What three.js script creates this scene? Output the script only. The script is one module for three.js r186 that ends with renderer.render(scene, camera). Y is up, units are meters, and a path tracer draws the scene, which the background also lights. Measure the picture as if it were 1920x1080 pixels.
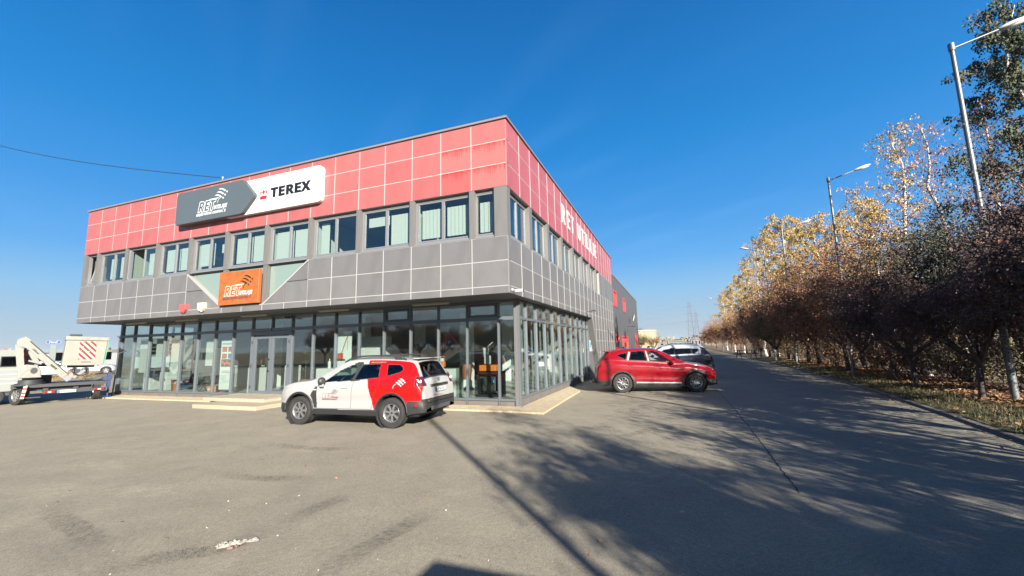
import * as THREE from 'three';
import { mergeGeometries } from 'three/addons/utils/BufferGeometryUtils.js';
import { RoundedBoxGeometry } from 'three/addons/geometries/RoundedBoxGeometry.js';
import { TextGeometry } from 'three/addons/geometries/TextGeometry.js';
import { FontLoader } from 'three/addons/loaders/FontLoader.js';
import { createNoise2D, createNoise3D } from 'simplex-noise';

// ---------------------------------------------------------------- camera, sky, sun, exposure
const scene = new THREE.Scene();
const camera = new THREE.PerspectiveCamera(68.57, 16 / 9, 0.1, 4000);
camera.rotation.order = 'YXZ';
camera.rotation.set(0.1382, 0.3597, -0.0233);
camera.position.set(4.01, 1.80, 10.45);

const renderer = new THREE.WebGLRenderer({ antialias: true });
renderer.toneMapping = THREE.LinearToneMapping;
renderer.toneMappingExposure = 3.88;
renderer.shadowMap.enabled = true;

const sn = createNoise2D(() => .37);
const SUN = new THREE.Vector3(0.610, 0.3665, 0.702).normalize();
{
  const W = 1536, H = 768, data = new Float32Array(W * H * 4);
  const tab = [[0, .272, .318, .355], [3, .244, .331, .406], [7, .163, .318, .483], [11, .076, .25, .505], [17, .035, .192, .462], [25, .0105, .148, .405], [33, .005, .115, .345], [41, .002, .087, .288], [60, .002, .068, .23], [90, .002, .06, .2]];
  const d = new THREE.Vector3();
  for (let j = 0; j < H; j++) for (let i = 0; i < W; i++) {
    const el = ((j + .5) / H - .5) * Math.PI, az = ((i + .5) / W - .5) * 2 * Math.PI;
    d.set(Math.cos(az) * Math.cos(el), Math.sin(el), Math.sin(az) * Math.cos(el));
    const e = Math.max(0, el * 180 / Math.PI);
    let k = 0; while (k < tab.length - 2 && tab[k + 1][0] < e) k++;
    let t = Math.min(1, (e - tab[k][0]) / (tab[k + 1][0] - tab[k][0]));
    const c = [1, 2, 3].map((n) => tab[k][n] + (tab[k + 1][n] - tab[k][n]) * t);
    // the sky whitens and brightens towards the sun
    const a = Math.acos(Math.min(1, Math.max(-1, d.dot(SUN))));
    const g = .55 * Math.exp(-a * 3.2) + .03 * Math.exp(-a * 1.15);
    // thin high cirrus, hardly visible
    const P = 1 / Math.max(.12, Math.sin(Math.max(0, el)) + .06), cx = d.x * P, cz = d.z * P, ci = el > 0 ? Math.max(0, sn(cx * .55 + cz * .35, cz * 2.6 - cx * 1.7) * .6 + sn(cx * 1.7, cz * 6 - cx * 4) * .3) * (.4 + .6 * sn(cx * .3 + 5, cz * .3)) * .05 * Math.min(1, el * 5) : 0;
    if (ci > 0) for (let n = 0; n < 3; n++) c[n] += ci * [.42, .5, .55][n];
    const low = el < 0 ? Math.max(0.25, 1 + el * 3) : 1;
    const o = (j * W + i) * 4, q = .453;
    data[o] = (c[0] + g * 1.0) * low * q; data[o + 1] = (c[1] + g * .95) * low * q; data[o + 2] = (c[2] + g * .84) * low * q; data[o + 3] = 1;
  }
  const sky = new THREE.DataTexture(data, W, H, THREE.RGBAFormat, THREE.FloatType);
  sky.mapping = THREE.EquirectangularReflectionMapping; sky.magFilter = THREE.LinearFilter; sky.minFilter = THREE.LinearFilter; sky.wrapS = THREE.RepeatWrapping; sky.needsUpdate = true;
  scene.background = sky; scene.environment = sky;
}
const sun = new THREE.DirectionalLight(new THREE.Color(1, .935, .83), 5);
sun.name = 'sun_light';
sun.position.copy(SUN).multiplyScalar(80); sun.target.position.set(0, 0, 0);
sun.castShadow = true; sun.shadow.mapSize.set(4096, 4096); sun.shadow.radius = 1;
Object.assign(sun.shadow.camera, { left: -60, right: 60, top: 60, bottom: -60, near: 1, far: 250 });
scene.add(sun, sun.target);

// ---------------------------------------------------------------- helpers
let seed = 12345;
function rnd() { seed = (seed + 0x6d2b79f5) | 0; let t = Math.imul(seed ^ (seed >>> 15), 1 | seed); t = (t + Math.imul(t ^ (t >>> 7), 61 | t)) ^ t; return ((t ^ (t >>> 14)) >>> 0) / 4294967296; }
const rr = (a, b) => a + (b - a) * rnd();
const pick = (a) => a[Math.floor(rnd() * a.length)];
const n2 = createNoise2D(rnd), n3 = createNoise3D(rnd);
const fbm = (x, y, o = 4) => { let s = 0, a = .5; for (let i = 0; i < o; i++) { s += a * n2(x, y); x *= 2.03; y *= 2.03; a *= .5; } return s; };
const V = (x, y, z) => new THREE.Vector3(x, y, z);
const C = (r, g, b) => new THREE.Color().setRGB(r, g, b);
const clamp = THREE.MathUtils.clamp, lerp = THREE.MathUtils.lerp, sstep = THREE.MathUtils.smoothstep;
const used = new Map();
function numbered(n) { const k = (used.get(n) ?? -1) + 1; used.set(n, k); return k ? n + '_' + String(k).padStart(3, '0') : n; }
function shade(o) { o.castShadow = true; o.receiveShadow = true; return o; }
function thing(name, label, category, pos = [0, 0, 0], turn = 0, group) {
  const o = new THREE.Group(); o.name = numbered(name); o.position.set(...pos); o.rotation.y = turn;
  o.userData = { label, category }; if (group) o.userData.group = group; scene.add(o); return o;
}
function solo(name, label, category, geo, mat, pos = [0, 0, 0], turn = 0, group) {
  const o = shade(new THREE.Mesh(geo, mat)); o.name = numbered(name); o.position.set(...pos); o.rotation.y = turn;
  o.userData = { label, category }; if (group) o.userData.group = group; scene.add(o); return o;
}
function struct(name, geo, mat, pos = [0, 0, 0]) { const o = shade(new THREE.Mesh(geo, mat)); o.name = numbered(name); o.position.set(...pos); o.userData.kind = 'structure'; scene.add(o); return o; }
function part(parent, name, geo, mat, pos, rot) {
  const o = shade(new THREE.Mesh(geo, mat)); o.name = name; if (pos) o.position.set(...pos); if (rot) o.rotation.set(...rot); parent.add(o); return o;
}
function sub(parent, name, pos, rot) { const o = new THREE.Group(); o.name = name; if (pos) o.position.set(...pos); if (rot) o.rotation.set(...rot); parent.add(o); return o; }
const geoCache = new Map();
function box(w, h, d) { const k = [w, h, d].map((v) => v.toFixed(4)).join(); if (!geoCache.has(k)) geoCache.set(k, new THREE.BoxGeometry(w, h, d)); return geoCache.get(k); }
function bx(w, h, d, x = 0, y = 0, z = 0, rx = 0, ry = 0, rz = 0) { const g = new THREE.BoxGeometry(w, h, d); if (rx) g.rotateX(rx); if (ry) g.rotateY(ry); if (rz) g.rotateZ(rz); return g.translate(x, y, z); }
function b2(x0, x1, y0, y1, z0, z1) { return bx(x1 - x0, y1 - y0, z1 - z0, (x0 + x1) / 2, (y0 + y1) / 2, (z0 + z1) / 2); }
function rb(w, h, d, r = .02, x = 0, y = 0, z = 0, seg = 2) { return new RoundedBoxGeometry(w, h, d, seg, r).translate(x, y, z); }
function cyl(r0, r1, h, n = 12, x = 0, y = 0, z = 0, axis = 'y') { const g = new THREE.CylinderGeometry(r1, r0, h, n); if (axis === 'x') g.rotateZ(-Math.PI / 2); if (axis === 'z') g.rotateX(Math.PI / 2); return g.translate(x, y, z); }
function bar(a, b, r, n = 6, r2 = r) { const d = b.clone().sub(a), g = new THREE.CylinderGeometry(r2, r, d.length(), n); g.applyQuaternion(new THREE.Quaternion().setFromUnitVectors(V(0, 1, 0), d.clone().normalize())); return g.translate((a.x + b.x) / 2, (a.y + b.y) / 2, (a.z + b.z) / 2); }
function beam(a, b, w, h) { const d = b.clone().sub(a), g = new THREE.BoxGeometry(w, d.length(), h); g.applyQuaternion(new THREE.Quaternion().setFromUnitVectors(V(0, 1, 0), d.clone().normalize())); return g.translate((a.x + b.x) / 2, (a.y + b.y) / 2, (a.z + b.z) / 2); }
function merge(list) { return mergeGeometries(list.map((g) => { const q = g.index ? g.toNonIndexed() : g; for (const k of Object.keys(q.attributes)) if (!['position', 'normal', 'uv'].includes(k)) q.deleteAttribute(k); if (!q.attributes.uv) q.setAttribute('uv', new THREE.BufferAttribute(new Float32Array(q.attributes.position.count * 2), 2)); return q; })); }
function extrude(pts, depth, bevel = 0, holes = []) {
  const s = new THREE.Shape(pts.map((p) => new THREE.Vector2(...p)));
  for (const h of holes) s.holes.push(new THREE.Path(h.map((p) => new THREE.Vector2(...p))));
  return new THREE.ExtrudeGeometry(s, { depth, bevelEnabled: bevel > 0, bevelThickness: bevel, bevelSize: bevel, bevelOffset: -bevel, bevelSegments: 2, curveSegments: 8 });
}
// textures
function canvasTex(w, h, draw) { const c = document.createElement('canvas'); c.width = w; c.height = h; draw(c.getContext('2d'), w, h); const t = new THREE.CanvasTexture(c); t.colorSpace = THREE.SRGBColorSpace; t.anisotropy = 8; return t; }
function noiseTex(n, f, srgb = true) {
  const d = new Uint8Array(n * n * 4);
  for (let j = 0; j < n; j++) for (let i = 0; i < n; i++) { const v = f(i / n, j / n, i, j), o = (j * n + i) * 4; for (let c = 0; c < 3; c++) d[o + c] = clamp(Math.round((Array.isArray(v) ? v[c] : v) * 255), 0, 255); d[o + 3] = 255; }
  const t = new THREE.DataTexture(d, n, n); t.wrapS = t.wrapT = THREE.RepeatWrapping; t.magFilter = THREE.LinearFilter; t.minFilter = THREE.LinearMipmapLinearFilter; t.generateMipmaps = true; if (srgb) t.colorSpace = THREE.SRGBColorSpace; t.needsUpdate = true; return t;
}
// periodic fbm on the unit square
function pfbm(u, v, f, o = 4) { let s = 0, a = .5; for (let k = 0; k < o; k++) { const A = 2 * Math.PI * u, B = 2 * Math.PI * v, R = f / 6.2832; s += a * n3(Math.cos(A) * R + 7 * k, Math.sin(A) * R + Math.cos(B) * R, Math.sin(B) * R + 3 * k); f *= 2; a *= .5; } return s; }
const std = (color, roughness = .6, metalness = 0, extra = {}) => new THREE.MeshStandardMaterial({ color, roughness, metalness, ...extra });
const phy = (o) => new THREE.MeshPhysicalMaterial(o);

// weather streaks for cladding: dust runs and blotches
const streak = noiseTex(512, (u, v) => .9 + .05 * pfbm(u, v, 3, 4) + .05 * pfbm(u * 1, v * .12 + .3, 26, 3) * (.5 + .5 * n2(u * 4, 1)) + (rnd() - .5) * .02);
streak.repeat.set(.6, .35);
const speck = noiseTex(256, (u, v) => .9 + .12 * pfbm(u, v, 6, 4) + (rnd() - .5) * .08);
const M = {
  alu: std(C(.090, .102, .115), .42, .25),
  aluDark: std(C(.059, .068, .079), .45, .3),
  frame: std(C(.136, .141, .15), .45, .2),
  pier: std(C(.118, .114, .11), .55, .1, { map: streak }),
  joint: std(C(.235, .23, .222), .5, .1),
  coping: std(C(.152, .125, .118), .5, .2),
  glass: phy({ color: C(.87, .925, .905), roughness: 0, transmission: 1, thickness: 0, ior: 1.95 }),
  glassSky: phy({ color: C(.9, .95, .93), roughness: .0, transmission: 1, thickness: 0, ior: 1.6 }),
  glassGreen: phy({ color: C(.122, .161, .139), roughness: .12, metalness: 0, clearcoat: 1, clearcoatRoughness: .03 }),
  blind: std(C(.217, .226, .213), .85),
  white: std(C(.34, .34, .328), .5),
  whiteGloss: phy({ color: C(.453, .453, .448), roughness: .35, clearcoat: .6, clearcoatRoughness: .1 }),
  black: std(C(.0091, .0091, .0099), .5),
  darkPlastic: std(C(.0198, .021, .021), .55),
  rubber: std(C(.0122, .0122, .0114), .8),
  steel: std(C(.283, .289, .294), .35, .8),
  chrome: std(C(.425, .43, .436), .12, 1),
  galv: std(C(.125, .136, .139), .5, .4, { map: speck }),
  concrete: std(C(.283, .255, .21), .9, 0, { map: speck }),
  interiorWall: std(C(.17, .17, .159), .9),
  interiorDark: std(C(.028, .028, .028), .9),
  tile: std(C(.147, .141, .133), .35),
  terracotta: std(C(.238, .074, .028), .8),
  orange: std(C(.407, .108, .0114), .45),
};
// ---------------------------------------------------------------- ground, kerb, verge, apron, steps
const kerbPts = [[8.2, 60], [8.5, 30], [8.75, 12], [9.0, 5], [9.36, .56], [9.78, -2.81], [10.45, -10.16], [11.05, -20.5], [11.45, -34.8], [11.75, -60], [12.1, -100], [12.6, -160], [15, -400]];
function kerbX(z) { for (let i = 0; i < kerbPts.length - 1; i++) { const [a, z0] = kerbPts[i], [b, z1] = kerbPts[i + 1]; if (z <= z0 && z >= z1) return lerp(a, b, (z - z0) / (z1 - z0)); } return z > 0 ? 8.2 : 15; }
const asphaltTile = noiseTex(1024, (u, v, i, j) => {
  const s = rnd(); let c = .82 + .05 * pfbm(u, v, 4, 4) + .08 * pfbm(u + .3, v + .1, 48, 2) + .06 * pfbm(u, v, 130, 2) + (s - .5) * .15;
  const k = pfbm(u + .7, v + .2, 210, 1); if (k > .26) c += .09; if (k < -.27) c -= .13; if (s > .985) c += .16; if (s < .03) c -= .17;
  return [c * 1.01, c, c * .975];
});
asphaltTile.repeat.set(1 / 3.2, 1 / 3.2);
const asphaltBump = noiseTex(1024, (u, v) => .5 + .22 * pfbm(u, v, 90, 2) + (rnd() - .5) * .6, false); asphaltBump.repeat.set(1 / 1.7, 1 / 1.7);
{
  const axis = (a, b, step) => { const l = []; for (let x = a; x <= b + 1e-6; x += step) l.push(x); for (let x = b, s = step; x < 2200;) { s *= 1.22; x += s; l.push(x); } const f = []; for (let x = a, s = step; x > -2200;) { s *= 1.22; x -= s; f.unshift(x); } return f.concat(l); };
  const X = axis(-15, 11, .085), Z = axis(-13, 10.6, .085), P = [], U = [], K = [], I = [];
  // tyre scrubs and stains that the photograph shows, in metres
  const marks = [[[-.65, 8.11], [-.44, 7.76], [-.09, 7.52], [-.02, 7.0]], [[.02, 6.75], [.0, 6.45], [.05, 6.15]], [[1.19, 7.6], [1.23, 7.07], [1.27, 6.82], [1.3, 6.45], [1.34, 6.1]], [[-3.3, 7.3], [-2.4, 7.55], [-1.55, 7.75], [-.9, 8.0]], [[-2.6, 7.9], [-1.8, 7.95], [-1.2, 8.2]], [[-3.4, 5.7], [-2.2, 5.75], [-1.1, 5.55]]];
  const pale = [[-2.57, 4.16, .5, .2], [-5.12, 5.92, .6, .25], [-3.97, 6.97, .5, .22], [1.24, 5.45, .22, .1], [3.38, 4.08, .7, .5], [.75, 1.98, .6, .2], [-3, 6.6, .7, .2], [-6.4, 5.2, 1.4, .3]];
  const dseg = (px, pz, a, b) => { const dx = b[0] - a[0], dz = b[1] - a[1], t = clamp(((px - a[0]) * dx + (pz - a[1]) * dz) / (dx * dx + dz * dz), 0, 1); return Math.hypot(px - a[0] - dx * t, pz - a[1] - dz * t); };
  for (const z of Z) for (const x of X) {
    P.push(x, 0, z); U.push(x, -z);
    let r = 1, g = 1, b = 1;
    const far = Math.max(Math.abs(x), Math.abs(z)) > 45;
    const kx = kerbX(z);
    if (x > kx + .2 || far && (z < -60 || x < -45)) { const f = .5 + .5 * fbm(x * .05, z * .05, 4); r = lerp(.62, .95, f); g = lerp(.55, .82, f); b = lerp(.36, .46, f); }
    else {
      let m = 1 + .07 * fbm(x * .22, z * .22, 4) + .06 * fbm(x * 1.3, z * 1.3, 3);
      const wipe = fbm(x * .9 + z * .5 + 9, z * 4.1 - x * 1.6, 3); m += .045 * wipe;               // sweep marks along the drive direction
      if (x > -7 && x < 3 && z > 3.5) for (const l of marks) { let d = 9; for (let i = 0; i < l.length - 1; i++) d = Math.min(d, dseg(x, z, l[i], l[i + 1])); const w = .09 + .05 * n2(x * 3, z * 3); if (d < w + .12) { const ribs = .55 + .45 * Math.sin((x * 5 + z * 9) * 4.2 + 2 * n2(x * 4, z * 4)); m -= sstep(w + .1 - d, 0, .12) * (.1 * ribs + .05) * (.75 + .25 * n2(x * 6, z * 6)); } }
      let p = 0; for (const [sx, sz, a, c] of pale) { const q = Math.hypot((x - sx) / a, (z - sz) / c); if (q < 1.5) p += Math.max(0, fbm(x * 4, z * 7, 3) * 1.6 + .35 - q * .35) * sstep(1.5 - q, 0, .8); }
      m += .3 * clamp(p, 0, 1);
      // tree shade put into the colour: the lane beyond the joint is darker and bluer
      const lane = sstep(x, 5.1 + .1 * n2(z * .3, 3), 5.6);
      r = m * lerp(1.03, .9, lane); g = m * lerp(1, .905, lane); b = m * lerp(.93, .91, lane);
      const dust = clamp(fbm(x * .35 + 4, z * .35, 3) * 1.2, 0, 1) * .10; r += dust; g += dust * .85; b += dust * .55;
    }
    K.push(r, g, b);
  }
  const nx = X.length;
  for (let j = 0; j < Z.length - 1; j++) for (let i = 0; i < nx - 1; i++) { const a = j * nx + i; I.push(a, a + nx, a + 1, a + 1, a + nx, a + nx + 1); }
  const geo = new THREE.BufferGeometry(); geo.setAttribute('position', new THREE.Float32BufferAttribute(P, 3)); geo.setAttribute('uv', new THREE.Float32BufferAttribute(U, 2)); geo.setAttribute('color', new THREE.Float32BufferAttribute(K, 3)); geo.setIndex(I); geo.computeVertexNormals();
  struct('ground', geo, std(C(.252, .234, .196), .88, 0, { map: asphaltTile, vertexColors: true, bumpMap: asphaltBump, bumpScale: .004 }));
}
// long open joint in the asphalt
{
  const pts = [[5.37, -9], [5.40, -6.9], [5.43, -4], [5.41, -1.88], [5.36, .4], [5.31, 2.33], [5.30, 3.4], [5.28, 4.3]].map(([x, z]) => V(x + .015 * n2(z, 8), .0045, z));
  const c = new THREE.CatmullRomCurve3(pts), P = [], I = []; const n = 160;
  for (let i = 0; i <= n; i++) { const p = c.getPoint(i / n), w = .006 + .008 * Math.abs(n2(i * .3, 4)); const o = .012 * n2(i * .21, 6); P.push(p.x - w + o, p.y, p.z, p.x + w + o, p.y, p.z); if (i) { const a = i * 2; I.push(a - 2, a - 1, a, a, a - 1, a + 1); } }
  const g = new THREE.BufferGeometry(); g.setAttribute('position', new THREE.Float32BufferAttribute(P, 3)); g.setIndex(I); g.computeVertexNormals();
  struct('road_joint', g, std(C(.0144, .0144, .0144), .9));
}
// tyre scrubs: rubber rubbed off on the asphalt
{
  const t = canvasTex(128, 1024, (c, w, h) => { c.clearRect(0, 0, w, h); for (let i = 0; i < 1500; i++) { const y = rnd() * h, e = Math.sin(y / h * Math.PI), x = w / 2 + (rnd() - .5) * w * .9; if (rnd() > e * 1.1) continue; c.fillStyle = 'rgba(30,29,28,' + (.05 + .17 * rnd() * e) + ')'; c.save(); c.translate(x, y); c.rotate(.6 + .2 * rnd()); c.fillRect(-10 - 8 * rnd(), -2, 14 + 16 * rnd(), 2 + 3 * rnd()); c.restore(); } });
  const mat = std(C(.684, .684, .684), .9, 0, { map: t, transparent: true });
  [[[-.7, 8.15], [-.42, 7.76], [-.09, 7.5], [.02, 7.05]], [[.03, 6.85], [.0, 6.5], [.04, 6.15], [.12, 5.9]], [[1.16, 7.7], [1.22, 7.1], [1.27, 6.8], [1.31, 6.4], [1.36, 6.05]], [[-3.3, 7.35], [-2.5, 7.55], [-1.7, 7.7], [-1.1, 7.95]], [[-2.5, 5.8], [-1.7, 5.75], [-.9, 5.5]], [[-4.2, 3.9], [-2.6, 4.1], [-1.2, 3.8]], [[2.5, 2.2], [3.2, 1.2], [3.6, .2]]].forEach((l) => {
    const c = new THREE.CatmullRomCurve3(l.map(([x, z]) => V(x, .0045, z))), P = [], U = [], I = []; for (let i = 0; i <= 40; i++) { const p = c.getPoint(i / 40), d = c.getTangent(i / 40), w = .13; P.push(p.x - d.z * w, p.y, p.z + d.x * w, p.x + d.z * w, p.y, p.z - d.x * w); U.push(0, i / 40, 1, i / 40); if (i) { const a = i * 2; I.push(a - 2, a, a - 1, a - 1, a, a + 1); } }
    const q = new THREE.BufferGeometry(); q.setAttribute('position', new THREE.Float32BufferAttribute(P, 3)); q.setAttribute('uv', new THREE.Float32BufferAttribute(U, 2)); q.setIndex(I); q.computeVertexNormals(); struct('road_marking', q, mat);
  });
}
// kerb stones and verge
{
  const P = [], K = [], U = [], I = [], zs = []; for (let z = 40; z > -60;) { zs.push(z); z -= (z < 12 && z > -30) ? .25 : 1; } for (let z = -60; z > -400; z -= 6) zs.push(z);
  const offs = [.16, .35, .7, 1.1, 1.6, 2.2, 2.9, 3.7, 4.6, 6, 9];
  zs.forEach((z, j) => { const kx = kerbX(z); offs.forEach((o, i) => { const x = kx + o; P.push(x, (.045 + Math.min(.04, o * .05)) + .05 * fbm(x * .9, z * .9, 3) * Math.min(1, o) + Math.min(.12, o * .03), z); U.push(x, z); const f = clamp(.5 + .9 * fbm(x * .8, z * .5, 3), 0, 1), leafy = clamp(fbm(x * .6 + 5, z * .6, 3) * 1.4 + sstep(o, .6, 1.8) * .9 - .2, 0, 1); let c = [lerp(.05, .085, f), lerp(.054, .075, f), lerp(.02, .03, f)]; c = [lerp(c[0], .11, leafy), lerp(c[1], .06, leafy), lerp(c[2], .032, leafy)]; K.push(...c); if (j && i) { const a = j * offs.length + i; I.push(a - offs.length - 1, a - 1, a - offs.length, a - offs.length, a - 1, a); } }); });
  const g = new THREE.BufferGeometry(); g.setAttribute('position', new THREE.Float32BufferAttribute(P, 3)); g.setAttribute('uv', new THREE.Float32BufferAttribute(U, 2)); g.setAttribute('color', new THREE.Float32BufferAttribute(K, 3)); g.setIndex(I); g.computeVertexNormals();
  const soil = speck.clone(); soil.repeat.set(2, 2);
  struct('verge', g, std(C(1, 1, 1), .95, 0, { vertexColors: true, map: soil, bumpMap: soil, bumpScale: .03, side: THREE.DoubleSide }));
  const kerb = new THREE.Group(); kerb.name = 'kerb'; kerb.userData.kind = 'structure'; scene.add(kerb);
  const km = [.1, .088, .11].map((v) => std(C(v, v * .96, v * .9), .9, 0, { map: speck })), kg = rb(.15, .2, .985, .015);
  for (let z = 9; z > -60; z -= 1) { const x0 = kerbX(z), x1 = kerbX(z - 1); const k = part(kerb, 'kerb_stone', kg, km[Math.floor(rnd() * 3)], [(x0 + x1) / 2 + .08, -.045 + rr(-.008, .008), z - .5], [0, Math.atan2(x1 - x0, -1) + Math.PI, 0]); k.rotation.y = -Math.atan2(x1 - x0, 1); }
}
// pale paving round the showroom
{
  const apron = new THREE.Group(); apron.name = 'pavement'; apron.userData.kind = 'structure'; scene.add(apron);
  const mats = [[.374, .3, .192], [.356, .289, .187], [.391, .317, .21]].map((c) => std(C(...c), .85, 0, { map: speck }));
  const slab = (pts, m) => { const g = extrude(pts, .05); g.rotateX(Math.PI / 2); return part(apron, 'paving_slab', g.translate(0, .055, 0), m); };
  for (let x = -20.3; x < -.4;) { const w = Math.min(1.47, -.22 - x); slab([[x + .006, -1.58], [x + w - .006, -1.58], [x + w - .006, -.71], [x + .006, -.71]], pick(mats)); x += 1.47; if (-.22 - x < .3) break; }
  slab([[-.28, -1.6], [-.24, -.69], [.66, -.6], [.56, -3.3], [-.31, -3.3]], mats[0]);
  slab([[-.31, -3.312], [.56, -3.312], [.49, -6.2], [-.31, -7.85]], mats[2]);
  const st = new THREE.Group(); st.name = 'entrance_steps'; st.userData = { label: 'two broad travertine steps below the glass entrance doors', category: 'steps' }; scene.add(st);
  const trav = std(C(.312, .261, .187), .7, 0, { map: streak });
  part(st, 'step', rb(2.95, .13, 2.2, .01), trav, [-9.8, .065, -.48]);
  part(st, 'step', rb(3.0, .118, 1.4, .01), trav, [-10.5, .189, -.9]);
  for (let i = 0; i < 4; i++) part(st, 'tile_joint', box(.006, .004, 1.38), M.darkPlastic, [-11.2 + i * .75, .2495, -.86]);
}
// ---------------------------------------------------------------- the showroom building
const FL = -20.13, H = { top: 8.21, r1: 7.60, r2: 6.91, rb: 6.23, gt: 4.82, g1: 4.14, g2: 3.44, bot: 3.23 };
const fj = []; for (let u = 1; u <= 19; u++) fj.push(-(u + .09)); const FX = [0, ...fj, FL];           // joints of the front, right to left
const SZ = [0]; for (let v = 1; v <= 20; v++) SZ.push(-(v * 1.034 + .032)); SZ.push(-21.5);                // joints of the side
const B = thing('showroom_building', 'two storey showroom with red and grey panel cladding over a glazed ground floor', 'building');
const shift = (t, x, y) => { const c = t.clone(); c.offset.set(x, y); c.needsUpdate = true; return c; };
const reds = [[.283, .077, .074], [.293, .082, .079], [.274, .072, .07], [.283, .081, .079]].map((c, i) => std(C(...c), .5, 0, { map: shift(streak, i * .27, i * .41) }));
const drips = canvasTex(512, 320, (c, w, h) => { c.fillStyle = '#fff'; c.fillRect(0, 0, w, h); for (let i = 0; i < 90; i++) { const x = rnd() * w, L = h * (.08 + .6 * rnd() * rnd()), t = 3 + 12 * rnd(); c.fillStyle = 'rgba(196,96,92,' + (.1 + .2 * rnd()) + ')'; c.beginPath(); c.moveTo(x - t, 0); c.lineTo(x + t, 0); c.lineTo(x + t * .3, L); c.lineTo(x - t * .3, L); c.fill(); } });
drips.wrapS = drips.wrapT = THREE.RepeatWrapping; drips.repeat.set(1 / 1.07, 1 / .68); drips.offset.set(.5, .5);
const redWorn = [std(C(.285, .052, .05), .5, 0, { map: drips }), std(C(.285, .072, .068), .5, 0, { map: drips })];
const redSide = [[.285, .073, .079], [.274, .068, .074], [.293, .078, .084]].map((c, i) => std(C(...c), .45, 0, { map: shift(streak, i * .31, i * .23) }));
const greys = [[.124, .12, .119], [.129, .125, .124], [.118, .114, .114]].map((c, i) => std(C(...c), .48, .1, { map: shift(streak, i * .37, i * .19) }));
const GAP = .0205;
function frontPanel(x0, x1, y0, y1, m) { const w = Math.abs(x1 - x0) - GAP, h = y1 - y0 - GAP; return part(B, 'panel', rbc(w, h, .03), m, [(x0 + x1) / 2, (y0 + y1) / 2, -.015]); }
function sidePanel(z0, z1, y0, y1, m) { const w = Math.abs(z1 - z0) - .038, h = y1 - y0 - GAP; return part(B, 'panel', rbc(w, h, .03), m, [-.015, (y0 + y1) / 2, (z0 + z1) / 2], [0, Math.PI / 2, 0]); }
function rbc(w, h, d) {   // cassette panel: a box with a small chamfer, uv in metres
  const k = 'c' + [w, h, d].map((v) => v.toFixed(3)).join(); if (geoCache.has(k)) return geoCache.get(k);
  const c = .006, a = w / 2, b = h / 2, f = d / 2, P = [], ring = (x, y, z) => P.push([[-x, -y, z], [x, -y, z], [x, y, z], [-x, y, z]]);
  ring(a, b, -f); ring(a, b, f - c); ring(a - c, b - c, f);
  const pos = [], uv = []; const quad = (p, q, r, s) => { for (const v of [p, q, r, p, r, s]) { pos.push(...v); uv.push(v[0] + v[2], v[1] + v[2]); } };
  for (let i = 0; i < 2; i++) for (let e = 0; e < 4; e++) { const n = (e + 1) % 4; quad(P[i][e], P[i][n], P[i + 1][n], P[i + 1][e]); }
  quad(P[2][0], P[2][1], P[2][2], P[2][3]);
  const g = new THREE.BufferGeometry(); g.setAttribute('position', new THREE.Float32BufferAttribute(pos, 3)); g.setAttribute('uv', new THREE.Float32BufferAttribute(uv, 2)); g.computeVertexNormals(); geoCache.set(k, g); return g;
}
// backing that shows as the pale joints
part(B, 'joint_rail', b2(FL + .01, -.012, H.rb + .01, H.top, -.2, -.004), M.joint);
part(B, 'joint_rail', b2(-.2, -.004, H.rb + .01, H.top - .001, SZ[21], -.2), M.joint);
part(B, 'joint_rail', b2(FL + .01, -13.09, H.bot + .01, H.gt - .005, -.2, -.004), M.joint);
part(B, 'joint_rail', b2(-7.09, -.012, H.bot + .01, H.gt - .005, -.2, -.004), M.joint);
part(B, 'joint_rail', b2(-13.09, -7.09, H.bot + .01, H.g2 + .02, -.2, -.004), M.joint);
part(B, 'joint_rail', b2(-.2, -.004, H.bot + .01, H.gt - .006, -12.48, -.2), M.joint);
// red fascia, front and side
for (let i = 0; i < 20; i++) [[H.r1, H.top], [H.r2, H.r1], [H.rb, H.r2]].forEach(([a, b], r) => frontPanel(FX[i], FX[i + 1], a, b, (i === 1 && r === 2) ? redWorn[0] : (i === 0 && r > 0) || (i === 1 && r === 1) ? redWorn[1] : pick(reds)));
for (let i = 0; i < 21; i++) for (const [a, b] of [[H.r1, H.top], [H.r2, H.r1], [H.rb, H.r2]]) sidePanel(SZ[i], SZ[i + 1], a, b, pick(redSide));
for (let i = 1; i < 21; i++) { part(B, 'joint_profile', box(.018, H.top - H.rb, .016), M.joint, [.002, (H.top + H.rb) / 2, SZ[i]]); if (i < 12) part(B, 'joint_profile', box(.018, H.gt - H.bot, .02), M.joint, [.002, (H.gt + H.bot) / 2, SZ[i]]); else { const y0 = Math.max(.05, SZ[i] < -14.9 ? .05 : (SZ[i] + 14.9) / 2.4 * 3.23 + .06); part(B, 'joint_profile', box(.018, H.gt - y0, .022), M.joint, [.002, (H.gt + y0) / 2, SZ[i]]); } }
part(B, 'coping', merge([b2(FL - .04, .045, H.top + .012, H.top + .075, -.25, .045), b2(-.25, .045, H.top + .011, H.top + .074, SZ[21] - .05, -.25)]), M.coping);
part(B, 'coping_shadow_gap', merge([b2(FL, -.002, H.top - .012, H.top + .012, -.2, -.03), b2(-.2, -.03, H.top - .011, H.top + .011, SZ[21], -.2)]), M.aluDark);
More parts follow.
